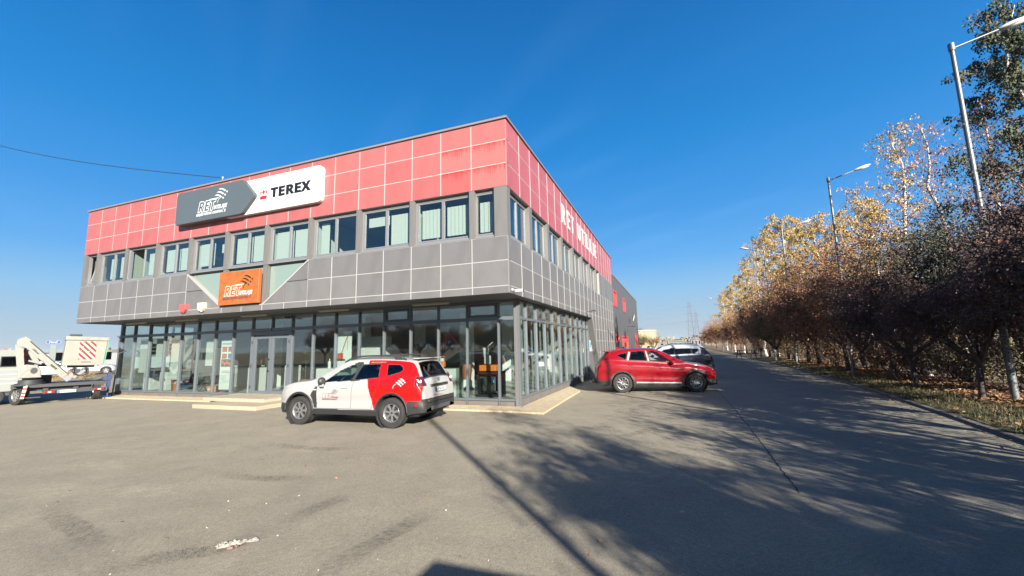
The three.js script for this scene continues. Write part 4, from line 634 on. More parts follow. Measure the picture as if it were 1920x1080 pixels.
// ---- red crossover beside the side wall --------------------------------------------------------
{
  const g = thing('red_crossover', 'glossy red crossover with tow hook parked beside the side wall', 'car', [3.2, 0, -7.24], .2338); g.scale.setScalar(.985);
  const S = { wm: .915, wb: .83, tuck: .94, crease: .012, hollow: .02, step: .02,
    yc: [[-2.30, .42], [-2.295, .62], [-2.27, .85], [-2.23, 1.02], [-2.15, 1.17], [-2.0, 1.36], [-1.86, 1.50], [-1.78, 1.565], [-1.6, 1.61], [-1.1, 1.66], [-.5, 1.675], [-.1, 1.645], [.2, 1.56], [.6, 1.36], [.98, 1.16], [1.12, 1.12], [1.5, 1.06], [1.85, .97], [2.05, .88], [2.14, .76], [2.18, .6], [2.2, .38]],
    dr: [[-2.3, .03], [-2.1, .07], [-1.8, .09], [-1.0, .085], [0, .08], [.4, .06], [1.0, .03], [1.6, .06], [2.2, .08]],
    wr: [[-2.3, .55], [-2.22, .72], [-2.05, .68], [-1.85, .585], [-1.5, .57], [-.5, .60], [.2, .59], [.8, .69], [1.0, .755], [1.4, .76], [1.8, .70], [2.1, .6], [2.2, .45]],
    yb: [[-2.3, 1.2], [-1.7, 1.245], [-1.1, 1.205], [-.3, 1.15], [.4, 1.085], [.75, 1.05], [1.0, 1.08], [1.5, .99], [1.9, .86], [2.2, .6]],
    pf: [[-2.3, .70], [-2.24, .84], [-2.1, .92], [-1.8, .97], [-1.3, 1], [1.3, 1], [1.7, .96], [1.95, .87], [2.1, .75], [2.2, .55]],
    ys: [[-2.3, .4], [-2.0, .3], [-1.6, .24], [1.6, .22], [2.2, .26]] };
  const qw = [[-1.06, 1.505], [-1.40, 1.44], [-1.50, 1.395], [-1.17, 1.23]], rw = [[-.93, 1.535], [-.44, 1.56], [-.37, 1.175], [-1.04, 1.222]], fw = [[-.33, 1.56], [-.02, 1.53], [.30, 1.33], [.50, 1.16], [.49, 1.105], [-.26, 1.165]];
  const cls = (x, y, z, seg, side) => {
    for (const ax of [-1.335, 1.335]) { const d = Math.hypot(x - ax, y - .36); if (d < .405 && seg === 'A') return null; if (d < .465 && seg === 'A' && y < .9) return 'cladding'; }
    if (seg === 'A' && y < .33) return 'cladding'; if (seg !== 'C' && (x < -1.75 || x > 1.75) && y < .46) return 'cladding'; if (x < -2.2 && y < .55) return 'cladding'; if (x > 2.1 && y < .75) return 'cladding';
    if (seg === 'B') for (const [p, n] of [[fw, 'side_window'], [rw, 'rear_side_window'], [qw, 'quarter_window']]) if (inside(p, x, y)) return (near(p, x, y) < .012 ? 'window_trim' : n) + ':' + (side > 0 ? 'r' : 'l');
    if (seg === 'C') { if (x > .22 && x < .98 && z < .9 * lerp(.58, .7, (x - .2) / .8)) return 'windscreen'; if (x > -2.12 && x < -1.86 && z < lerp(.6, .48, (x + 2.12) / .26)) return 'rear_window'; }
    if (seg !== 'C' && x < -1.62 && x > -2.22 && y > lerp(1.02, 1.09, (x + 2.2) / .58) && y < lerp(1.19, 1.14, (x + 2.2) / .58)) return 'tail_light:' + (side > 0 ? 'r' : 'l');
    if (x < -2.0 && seg === 'C' && y > 1.0 && y < 1.1 && z > .42) return 'tail_light:' + (side > 0 ? 'r' : 'l');
    return 'body';
  };
  const red = paint(.144, .0015, .0046, .3);
  const surf = buildBody(g, S, cls, { body: red, cladding: clad, side_window: carGlass, rear_side_window: tintGlass, quarter_window: tintGlass, window_trim: gapM, windscreen: carGlass, rear_window: tintGlass, tail_light: tailRed, capRear: clad, capFront: clad });
  part(g, 'underbody', merge([b2(-2.0, 1.95, .25, .42, -.72, .72), b2(-.86, .86, .24, .46, -.8, .8)]), M.black);
  for (const x of [1.335, -1.335]) for (const s of [-1, 1]) { wheel(g, x, .358, s * .79, .358, .225, s < 0, 10, { rim: .62, w0: .012, w1: .014, twin: .016, mat: rimM }); part(g, 'wheel_liner', new THREE.CylinderGeometry(.42, .42, .24, 28, 1, true).rotateX(Math.PI / 2), std(C(.0114, .0114, .0114), .9, 0, { side: THREE.DoubleSide }), [x, .36, s * .75]); }
  const chromeS = std(C(.4, .4, .4), .3, .3, { side: THREE.DoubleSide });
  for (const s of [-1, 1]) {
    for (const p of [[[.92, 1.05], [.86, .8], [.84, .4]], [[-.33, 1.15], [-.3, .4]], [[-1.05, 1.2], [-1.02, .98], [-.86, .72], [-.8, .42]], [[.84, .38], [-.8, .38]]]) part(g, 'panel_gap', strip(surf, p, s, .008), gapM);
    part(g, 'sill_trim', strip(surf, [[-.82, .385], [.80, .355]], s, .045, .012), chromeS); part(g, 'pillar_sheen', strip(surf, [[-.38, 1.56], [-.32, 1.17]], s, .05, .006), std(C(.226, .215, .187), .4, 0, { side: THREE.DoubleSide })); part(g, 'pillar_sheen', strip(surf, [[-.99, 1.525], [-1.1, 1.215]], s, .06, .006), std(C(.312, .3, .283), .4, 0, { side: THREE.DoubleSide }));  // pillar strips painted pale for reflections on the glossy pillars
    for (const [x, y] of [[-1.0, 1.035], [-.06, .975]]) part(g, 'door_handle', rb(.19, .035, .035, .014), red, [x, y, s * (surf.zAt(x, y) + .014)]);
    const m = sub(g, 'mirror', [.52, 1.12, s * .97]); part(m, 'shell', new THREE.SphereGeometry(.11, 18, 12).scale(.75, .72, 1), red); part(m, 'arm', bar(V(0, -.05, 0), V(.02, -.07, -s * .14), .02, 8), M.darkPlastic);
    part(g, 'head_light', new THREE.SphereGeometry(.16, 20, 12).scale(1, .45, .5), M.chrome, [1.98, .80, s * .58]);
    part(g, 'fog_lamp', new THREE.SphereGeometry(.06, 14, 10), M.chrome, [2.12, .5, s * .5]);
  }
  for (const x of [-1.05, -.05]) part(g, 'roof_bar', merge([b2(x - .03, x + .03, 1.70, 1.73, -.5, .5), b2(x - .05, x + .05, 1.63, 1.705, .44, .52), b2(x - .05, x + .05, 1.63, 1.705, -.52, -.44)]), M.darkPlastic);
  part(g, 'spoiler', rb(.22, .03, 1.05, .012, -1.86, 1.555, 0), red); part(g, 'aerial_fin', rb(.14, .06, .03, .012, -1.35, 1.67, 0), red);
  const hook = new THREE.TubeGeometry(new THREE.CatmullRomCurve3([V(-2.2, .36, 0), V(-2.36, .34, 0), V(-2.44, .37, 0), V(-2.44, .46, 0)]), 14, .018, 8); part(g, 'tow_hook', merge([hook, new THREE.SphereGeometry(.027, 12, 8).translate(-2.44, .48, 0), b2(-2.25, -2.0, .33, .40, -.3, .3)]), M.black);
  part(g, 'plate', rb(.012, .11, .52, .004, -2.30, .78, 0), M.whiteGloss);
  cabin(g, -1.5, .9, .42, 1.1, .66);
  part(g, 'mirror_sticker', new THREE.PlaneGeometry(.12, .05), M.white, [.40, 1.12, .71], [0, 0, -.05]);
}
// ---- dark SUV and white hatchback further along the side wall ----------------------------------
function plainCar(name, label, pos, turn, o) {
  const g = thing(name, label, 'car', pos, turn); const L = o.len / 4.5;
  const S = { wm: .92, wb: .86, tuck: .95, step: .045, NA: 20, NB: 14, NC: 18,
    yc: [[-2.28, .45], [-2.27, .7], [-2.22, 1.0], [-2.12, 1.2], [-1.9, 1.5], [-1.8, 1.6], [-1.5, 1.66], [-.8, 1.7], [-.2, 1.69], [.15, 1.6], [.6, 1.36], [.95, 1.17], [1.1, 1.13], [1.7, 1.06], [2.05, .94], [2.15, .7], [2.2, .42]].map(([x, y]) => [x * L, y * o.h / 1.7]),
    dr: [[-2.3, .04], [-1.8, .09], [0, .08], [1, .03], [2.2, .07]], wr: [[-2.3, .6], [-2.1, .7], [-1.85, .62], [-.5, .63], [.2, .62], [1, .77], [1.7, .74], [2.2, .5]].map(([x, y]) => [x * L, y]),
    yb: [[-2.3, 1.14], [-1.6, 1.14], [0, 1.08], [.8, 1.03], [1.1, 1.08], [1.7, 1.0], [2.2, .7]].map(([x, y]) => [x * L, y * o.h / 1.7]), pf: [[-2.3, .8], [-2.1, .93], [-1.6, 1], [1.4, 1], [1.9, .9], [2.2, .62]].map(([x, y]) => [x * L, y]), ys: [[-2.3, .38], [-1.7, .26], [1.7, .25], [2.2, .28]] };
  const wheelX = [-1.36 * L, 1.36 * L], k = o.h / 1.7; const win = [[-1.72 * L, 1.42 * k], [-1.5 * L, 1.5 * k], [-.3 * L, 1.54 * k], [.1 * L, 1.47 * k], [.66 * L, 1.09 * k], [-1.4 * L, 1.17 * k]];
  const cls = (x, y, z, seg, side) => { for (const ax of wheelX) { const d = Math.hypot(x - ax, y - .36); if (d < .41 && seg === 'A') return null; if (d < .45 && seg === 'A' && y < .8) return 'cladding'; } if (seg === 'A' && y < .32) return 'cladding';
    if (seg === 'B' && inside(win, x, y)) return (near(win, x, y) < .05 ? 'window_trim' : Math.abs(x + .45) < .05 || Math.abs(x + 1.25) < .04 ? 'pillar' : 'side_window') + ':' + (side > 0 ? 'r' : 'l');
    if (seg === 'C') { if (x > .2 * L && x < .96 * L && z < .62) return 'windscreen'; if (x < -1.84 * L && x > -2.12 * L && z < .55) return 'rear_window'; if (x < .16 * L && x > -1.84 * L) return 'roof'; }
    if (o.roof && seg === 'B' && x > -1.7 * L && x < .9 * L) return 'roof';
    if (x < -2.0 * L && y > .93 * k && y < 1.1 * k && z > .5) return 'tail_light:' + (side > 0 ? 'r' : 'l'); return 'body'; };
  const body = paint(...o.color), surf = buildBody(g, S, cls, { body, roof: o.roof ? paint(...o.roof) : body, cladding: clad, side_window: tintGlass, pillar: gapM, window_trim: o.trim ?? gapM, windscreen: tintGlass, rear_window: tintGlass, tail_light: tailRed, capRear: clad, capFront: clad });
  part(g, 'underbody', b2(-1.9 * L, 1.9 * L, .24, .42, -.75, .75), M.black);
  for (const x of wheelX) for (const s of [-1, 1]) wheel(g, x, .36, s * .8, .36, .225, s < 0, 5, { rim: .64, w0: .05, w1: .06, mat: rimM });
  for (const s of [-1, 1]) { part(g, 'roof_rail', new THREE.TubeGeometry(new THREE.CatmullRomCurve3([V(.0, 1.60 * k, s * .60), V(-.25 * L, 1.70 * k, s * .60), V(-1.4 * L, 1.69 * k, s * .6), V(-1.6 * L, 1.62 * k, s * .59)]), 24, .018, 6), M.darkPlastic); part(g, 'mirror', new THREE.SphereGeometry(.11, 14, 10).scale(.75, .75, 1), body, [.66 * L, 1.12 * k, s * .98]); part(g, 'head_light', new THREE.SphereGeometry(.15, 14, 10).scale(1, .5, .5), M.chrome, [1.98 * L, .82 * k, s * .58]); for (const x of [-.45, .85]) part(g, 'panel_gap', strip(surf, [[x * L, 1.04 * k], [x * L, .42]], s, .01), gapM); }
  return g;
}
plainCar('dark_suv', 'dark blue SUV with sky sheen painted pale on the roof and bright window trim behind the red crossover', [3.5, 0, -14.2], Math.PI + .1, { len: 4.6, h: 1.74, color: [.0068, .0091, .0167], roof: [.283, .294, .306], trim: std(C(.453, .453, .453), .2, .6, { side: THREE.DoubleSide }) });  // pale roof colour stands in for sky reflected on dark gloss paint
plainCar('white_hatchback', 'white hatchback parked close to the side wall behind the red crossover', [2.35, 0, -10.9], .2, { len: 3.9, h: 1.5, color: [.283, .283, .283] });
// ---------------------------------------------------------------- trees, shrubs, fence, litter
const barkM = std(C(.055, .045, .038), .95, 0, { map: speck }), birchTex = noiseTex(256, (u, v) => { const b = pfbm(u * .5, v, 9, 3); return b > .18 ? .22 : .86 + .08 * pfbm(u, v, 5, 3); }); birchTex.repeat.set(1, 1);
const birchM = std(C(.62, .58, .53), .85, 0, { map: birchTex }), twigM = std(C(.2, .12, .10), .9), leafMat = phy({ color: C(1, 1, 1), roughness: .75, vertexColors: true, side: THREE.DoubleSide, transmission: .1, thickness: 0 });
function limb(list, a, b, r0, r1, n = 5) { list.push(bar(a, b, r0, n, r1)); }
const tmpQ = new THREE.Quaternion();
class Leaves {
  constructor() { this.p = []; this.c = []; this.i = []; }
  add(at, size, col, hang = 0) {   // a folded rhombus, four corners and two faces
    const d = V(rr(-1, 1), rr(-1, 1) - hang * 1.6, rr(-1, 1)).normalize(), s = V(rr(-1, 1), rr(-1, 1), rr(-1, 1)).cross(d).normalize(), n = d.clone().cross(s), k = this.p.length / 3, w = size * rr(.5, .7);
    const t = at.clone().addScaledVector(d, size), m = at.clone().addScaledVector(d, size * .45);
    for (const q of [at, m.clone().addScaledVector(s, w / 2).addScaledVector(n, size * .12), t, m.clone().addScaledVector(s, -w / 2).addScaledVector(n, size * .12)]) { this.p.push(q.x, q.y, q.z); this.c.push(col[0], col[1], col[2]); }
    this.i.push(k, k + 1, k + 2, k, k + 2, k + 3);
  }
  geo() { const g = new THREE.BufferGeometry(); g.setAttribute('position', new THREE.Float32BufferAttribute(this.p, 3)); g.setAttribute('color', new THREE.Float32BufferAttribute(this.c, 3)); g.setIndex(this.i); g.computeVertexNormals(); return g; }
}
const vary = (c, k = .3) => { const f = 1 + rr(-k, k); return [c[0] * f * rr(.9, 1.1), c[1] * f * rr(.9, 1.1), c[2] * f]; };
// plum: short trunk, many rising limbs, dense dark crown
function plumTree(h, cols, count = 9000, spread = 1, leaf = 1) {
  const wood = [], L = new Leaves(), base = h * rr(.15, .2), top = V(rr(-.15, .15), base, rr(-.15, .15)); limb(wood, V(0, -.1, 0), top, h * .013 + .018, h * .011 + .012, 7);
  const ends = [], R = h * .36 * spread, cy = h * .54, ry = h * .48;
  const nl = 9; for (let i = 0; i < nl; i++) {
    const a = i / nl * 6.283 + rr(-.3, .3), up = i < 3 ? 1.9 : rr(.7, 1.3), len = h * rr(.3, .42), q0 = spread < .7 ? spread * .7 : 1, d = V(Math.cos(a) * q0, up, Math.sin(a) * q0).normalize(), m = top.clone().addScaledVector(d, len * .55).add(V(rr(-.1, .1), .05, rr(-.1, .1))), e = m.clone().addScaledVector(V(Math.cos(a) * .9 * q0, up * 1.1, Math.sin(a) * .9 * q0).normalize(), len * .7); limb(wood, top, m, h * .012, h * .008); limb(wood, m, e, h * .008, h * .004);
    for (let k = 0; k < 9; k++) { const s = (k % 2 ? m : e).clone().lerp(k % 2 ? e : m, rr(0, .8)), dd = V(rr(-1, 1), rr(-.15, 1.1), rr(-1, 1)).normalize(), q = s.clone().addScaledVector(dd, h * rr(.09, .2) * (spread < .7 ? .6 : 1)); limb(wood, s, q, h * .0045, h * .002, 4); ends.push([s, q]); for (let w = 0; w < 4; w++) { const s2 = s.clone().lerp(q, rr(.3, 1)), q2 = s2.clone().addScaledVector(V(rr(-1, 1), rr(-.4, 1), rr(-1, 1)).normalize(), h * rr(.06, .13)); limb(wood, s2, q2, h * .002, h * .001, 3); ends.push([s2, q2]); } }
  }
  for (let i = 0; i < count; i++) { let at; if (rnd() < .72) { const [s, q] = pick(ends); at = s.clone().lerp(q, rr(.2, 1.1)).add(V(rr(-.16, .16), rr(-.16, .16), rr(-.16, .16))); } else { const a = rr(0, 6.283), u = rr(-1, 1), r = Math.cbrt(rr(.25, 1)), s = Math.sqrt(1 - u * u) * r, wob = 1 + .28 * n3(Math.cos(a) * 1.6, u * 1.8, Math.sin(a) * 1.6 + h); at = V(Math.cos(a) * s * R * wob, cy + u * r * ry * wob, Math.sin(a) * s * R * wob); if (n3(at.x * 1.1, at.y * 1.1, at.z * 1.1 + h * 3) < -.1) continue; } L.add(at, rr(.055, .108) * leaf, vary(pick(cols), .4), .3); }
  return { wood: merge(wood), leaves: L.geo() };
}
// birch: tall leader with fine drooping twigs; leaf = share of twigs that keep leaves
function birchTree(h, cols, count, twigs = 260, width = 1, low = .22) {
  const stem = [], wood = [], L = new Leaves(); let p = V(0, -.1, 0); const pts = [p.clone()]; const n = 12; for (let i = 1; i <= n; i++) { p = V(.022 * h * n2(i * .25, h), h * i / n, .022 * h * n2(i * .25, h + 9)); pts.push(p); }
  for (let i = 0; i < n; i++) limb(stem, pts[i], pts[i + 1], .013 * h * (1 - i / n) + .012, .013 * h * (1 - (i + 1) / n) + .012, 7);
  const at = (t) => { const k = Math.min(n - 1, Math.floor(t * n)); return pts[k].clone().lerp(pts[k + 1], t * n - k); }, ends = [];
  const nb = 34; for (let i = 0; i < nb; i++) {
    const t = low + (1 - low) * (i + rnd()) / nb * .98, s = at(t), a = i * 2.4 + rr(-.4, .4), len = h * .26 * width * (1.08 - t) * rr(.7, 1.2) + .25, d = V(Math.cos(a), rr(.75, 1.25), Math.sin(a)).normalize(), m = s.clone().addScaledVector(d, len * .6), e = m.clone().addScaledVector(V(Math.cos(a), rr(.0, .5), Math.sin(a)).normalize(), len * .6); limb(wood, s, m, .0035 * h * (1.15 - t), .002 * h * (1.1 - t), 5); limb(wood, m, e, .002 * h * (1.1 - t), .006, 4);
    for (let k = 0; k < twigs / nb; k++) { const s1 = (rnd() < .5 ? s.clone().lerp(m, rr(.3, 1)) : m.clone().lerp(e, rr(0, 1))), q = s1.clone().add(V(rr(-.5, .5), rr(-.25, .5), rr(-.5, .5)).multiplyScalar(h * .06)), q2 = q.clone().add(V(rr(-.25, .25), rr(-.7, .1), rr(-.25, .25)).multiplyScalar(h * .055)); limb(wood, s1, q, .007, .005, 3); limb(wood, q, q2, .005, .003, 3); ends.push([s1, q], [q, q2], [q, q2]); }
  }
  for (let i = 0; i < count; i++) { const [s, q] = pick(ends); L.add(s.clone().lerp(q, rr(0, 1.05)).add(V(rr(-.09, .09), rr(-.12, .06), rr(-.09, .09))), rr(.055, .1), vary(pick(cols), .3), .9); }
  return { stem: merge(stem), wood: merge(wood), leaves: L.geo() };
}
function shrub(h, w, cols, count) { const wood = [], L = new Leaves(); for (let i = 0; i < 14; i++) { const a = rr(0, 6.28), e = V(Math.cos(a) * w * rr(.2, .9), h * rr(.5, 1), Math.sin(a) * w * rr(.2, .9)); limb(wood, V(rr(-.15, .15), 0, rr(-.15, .15)), e, .014, .005, 4); for (let k = 0; k < count / 14; k++) { const q = e.clone().multiplyScalar(rr(.35, 1.05)).add(V(rr(-.22, .22), rr(-.22, .22), rr(-.22, .22))); if (q.y > .02) L.add(q, rr(.05, .09), vary(pick(cols), .35), .2); } } return { wood: merge(wood), leaves: L.geo() }; }
const PURPLE = [[.115, .05, .034], [.078, .034, .028], [.15, .07, .04], [.2, .092, .045], [.058, .027, .025]], RUST = [[.24, .1, .036], [.18, .076, .034], [.3, .15, .045], [.12, .052, .032]], GOLD = [[.4, .25, .05], [.33, .22, .06], [.3, .15, .036], [.34, .255, .09], [.18, .16, .045]], GREEN = [[.028, .045, .015], [.022, .036, .013], [.04, .058, .018], [.065, .068, .02]], OLIVE = [[.09, .1, .023], [.145, .122, .027], [.07, .085, .023], [.21, .16, .03]];  // GREEN: dark leaf, lowered further for the shade inside the near crowns
const plums = [plumTree(6, [...PURPLE.slice(0, 4), ...RUST], 30000, 1.05), plumTree(6, [...PURPLE.slice(2, 4), ...RUST, RUST[0]], 30000), plumTree(6, [...RUST, RUST[2], PURPLE[0]], 30000, 1.1), plumTree(6, [[.06, .026, .022], [.04, .019, .018], [.075, .035, .026], [.035, .02, .018]], 52000, 1.15, .75)], slimPlum = plumTree(7.5, PURPLE, 26000, .46), openPlums = [plumTree(6.2, PURPLE, 13000, .85), plumTree(6.2, RUST, 12000, .8), plumTree(6.2, PURPLE, 10500, .9)];  // last of plums: purple leaf colours also hold the shade of dense crowns
const birches = [birchTree(10, GOLD, 3600, 330), birchTree(9.2, [[.3, .14, .08], [.36, .2, .1]], 900, 520), birchTree(8.8, GOLD, 10500, 340, 1.2)];
const greenBirch = birchTree(10.8, [...GREEN, GREEN[0], GREEN[1]], 27000, 520, .95, .16);
const olive = plumTree(4.4, OLIVE, 8000);
const gnd = (x, z) => { const o = x - kerbX(z); return o > .16 ? .045 + Math.min(.04, o * .05) + Math.min(.12, o * .03) : 0; };
function plant(kind, proto, label, category, x, z, turn, s, group, birch, y) {
  const t = thing(kind, label, category, [x, (y ?? gnd(x, z)) - .02, z], turn, group); t.scale.setScalar(s);
  if (proto.stem) part(t, 'trunk', proto.stem, birch ?? birchM); part(t, proto.stem ? 'branches' : 'trunk', proto.wood, proto.stem ? twigM : barkM).userData.kind = proto.stem ? 'stuff' : undefined; if (!proto.stem) delete t.children[0].userData.kind;
  const c = part(t, 'crown', proto.leaves, leafMat); c.userData.kind = 'stuff'; return t;
}
// purple plums in the row along the drive: [z, offset behind the kerb, scale, prototype]
const row = [[-4.7, 1.6, .85, 3], [-7.9, 1.3, .94, 3], [-10.9, 1.6, 1.04, 2], [-13.6, 1.5, 1.14, 1], [-16.6, 1.6, 1.2, 0], [-19.6, 1.8, 1.2, 1], [-22.8, 1.7, 1.25, 2], [-26, 1.8, 1.22, 1], [-29.5, 1.7, 1.28, 0], [-33, 1.9, 1.25, 2], [-37, 1.8, 1.25, 1], [-41.5, 1.9, 1.3, 0], [-46, 1.8, 1.1, 2], [-51, 2, 1.1, 1], [-57, 1.8, 1.15, 0], [-63, 1.9, 1.1, 2], [-70, 2, 1.15, 1], [-78, 2, 1.1, 0], [-87, 1.6, 1.2, 2], [-98, 1.2, 1.3, 1]];
const ORD = ['first', 'second', 'third', 'fourth', 'fifth', 'sixth', 'seventh', 'eighth', 'ninth', 'tenth', 'eleventh', 'twelfth', 'thirteenth', 'fourteenth', 'fifteenth', 'sixteenth', 'seventeenth', 'eighteenth', 'nineteenth', 'twentieth'];
row.forEach(([z, o, s, k], i) => plant('plum_tree', plums[k], 'dark purple-leaved plum tree, ' + ORD[i] + ' from the near end of the kerbside row', 'tree', kerbX(z) + o, z, i * 1.3, s, 'purple plum trees along the drive'));
[[-112, 2.2, 1.2, 2], [-128, 2.2, 1.2, 0], [-148, 2.2, 1.2, 1]].forEach(([z, o, s, k], i) => plant('plum_tree', plums[k], 'small dark tree at the vanishing end of the drive, ' + ORD[i] + ' from the near side', 'tree', kerbX(z) + o, z, i * 1.1, s, 'trees at the vanishing end of the drive'));
// the row goes on behind the viewer: these throw the long shadows over the yard
[[14.2, 3.5, 1.03, 4], [11.9, 3.1, .62, 0], [9.7, 3.0, .88, 2], [7.2, 2.9, .97, 1], [4.6, 2.4, .98, 2], [2.1, 2.2, 1.0, 0], [-.4, 2.2, 1.0, 3], [-2.6, 3.0, .95, 3], [12.9, 3.4, .74, 4], [11.4, 5.6, .85, 1]].forEach(([z, o, s, k], i) => plant('plum_tree', openPlums[k] ?? (k === 3 ? plums[3] : slimPlum), 'dark plum tree beyond the right edge of the view, ' + ORD[i] + ' of those shading the yard', 'tree', kerbX(z) + o, z, i * 2.1 + .4, s, 'plum trees shading the yard'));
// birches behind the plums
[[-6.7, 3.6, .98, 1], [-9.6, 3.3, 1.06, 1], [-12.6, 3.4, 1.12, 0], [-15.8, 3.2, 1.0, 2], [-18.4, 3.4, 1.02, 0], [-21.4, 3.3, 1.08, 2], [-25, 3.0, 1.2, 2], [-28.5, 2.6, 1.3, 2], [-33, 2.3, 1.45, 2], [-38, 2.0, 1.5, 2], [-44, 2.0, 1.3, 0], [-51, 1.8, 1.35, 2], [-60, 1.8, 1.3, 2], [-70, 1.8, 1.3, 2], [-82, 1.8, 1.3, 2]].forEach(([z, o, s, k], i) => plant('birch_tree', birches[k], (k === 1 ? 'nearly bare white-stemmed birch' : k === 0 ? 'tall thin birch with few golden leaves' : 'golden-leaved birch with drooping twigs') + ', ' + ORD[i] + ' in the birch line behind the plums', 'tree', kerbX(z) + o, z, i * 1.7, s, 'birches behind the plum trees'));
plant('green_birch', greenBirch, 'tall birch still in dark green leaf at the right edge', 'tree', 14.5, -6.4, .6, 1.1);
plant('green_tree', plumTree(7.6, [...GREEN, GREEN[0], GREEN[1]], 42000, .72, .75), 'dense dark green tree low at the right edge beside the nearest lamp', 'tree', 13.4, -6.0, 1.2, 1.02);
plant('olive_tree', olive, 'yellow-green leaved tree hanging over the far end of the drive', 'tree', kerbX(-31) + .9, -31, 1, 1.05);
// shrubs by the fence
const yShrub = shrub(1.5, 1.1, [[.35, .24, .03], [.28, .22, .04], [.2, .19, .04]], 2400), gShrub = shrub(1.3, 1.0, OLIVE, 2000);
[[-8.4, 4.2, 1.1, 0], [-10.2, 4.4, 1.15, 0], [-12.2, 4.3, 1, 1], [-6.8, 4.5, .9, 1], [-14.5, 4.4, 1, 1], [-17.2, 4.3, 1.1, 0], [-20.5, 4.3, 1, 1], [-24, 4.2, 1, 1], [-28, 4.2, 1.1, 1]].forEach(([z, o, s, k], i) => plant('shrub', k ? gShrub : yShrub, (k ? 'olive green shrub' : 'bright yellow-leaved shrub') + ' by the wire fence, ' + ORD[i] + ' from the near end', 'shrub', kerbX(z) + o, z, i, s, 'shrubs along the wire fence'));
const dShrub = shrub(1.5, 1.2, [[.07, .05, .03], [.06, .065, .03], [.11, .07, .035], [.05, .04, .03]], 4200); [[-6.2, 3.3], [-11, 3.6], [-14.2, 3.7], [-9.3, 3.2], [-12.9, 3.3], [-15.4, 3.0], [-18.2, 3.1], [-21.5, 2.9], [-24.5, 3.0], [-27.8, 2.9], [-31.5, 3], [-35, 2.9], [-39, 3], [-44, 3], [-50, 3], [-56, 3]].forEach(([z, o], i) => plant('undergrowth_shrub', dShrub, 'dark brown undergrowth shrub between the plum trunks, ' + ORD[i] + ' from the near end', 'shrub', kerbX(z) + o, z, i * 1.9, 1.15 + (i % 3) * .25, 'undergrowth between the plum trunks'));
// wire mesh fence
{
  const f = thing('wire_fence', 'green-grey wire mesh fence behind the kerbside trees', 'fence'); const pm = std(C(.16, .19, .17), .6, .4);
  for (let z = 4; z > -45; z -= 2.5) { const x = kerbX(z) + 5.2, x2 = kerbX(z - 2.5) + 5.2; part(f, 'post', box(.06, 1.7, .06), pm, [x, 1.0, z]); const w = []; for (let y = .25; y < 1.8; y += .2) w.push(bar(V(x, y, z), V(x2, y, z - 2.5), .004, 3)); for (let k = 1; k < 18; k++) { const t = k / 18; w.push(bar(V(lerp(x, x2, t), .2, z - 2.5 * t), V(lerp(x, x2, t), 1.8, z - 2.5 * t), .003, 3)); } const m = part(f, 'mesh_panel', merge(w), pm); m.userData.kind = 'stuff'; }
}
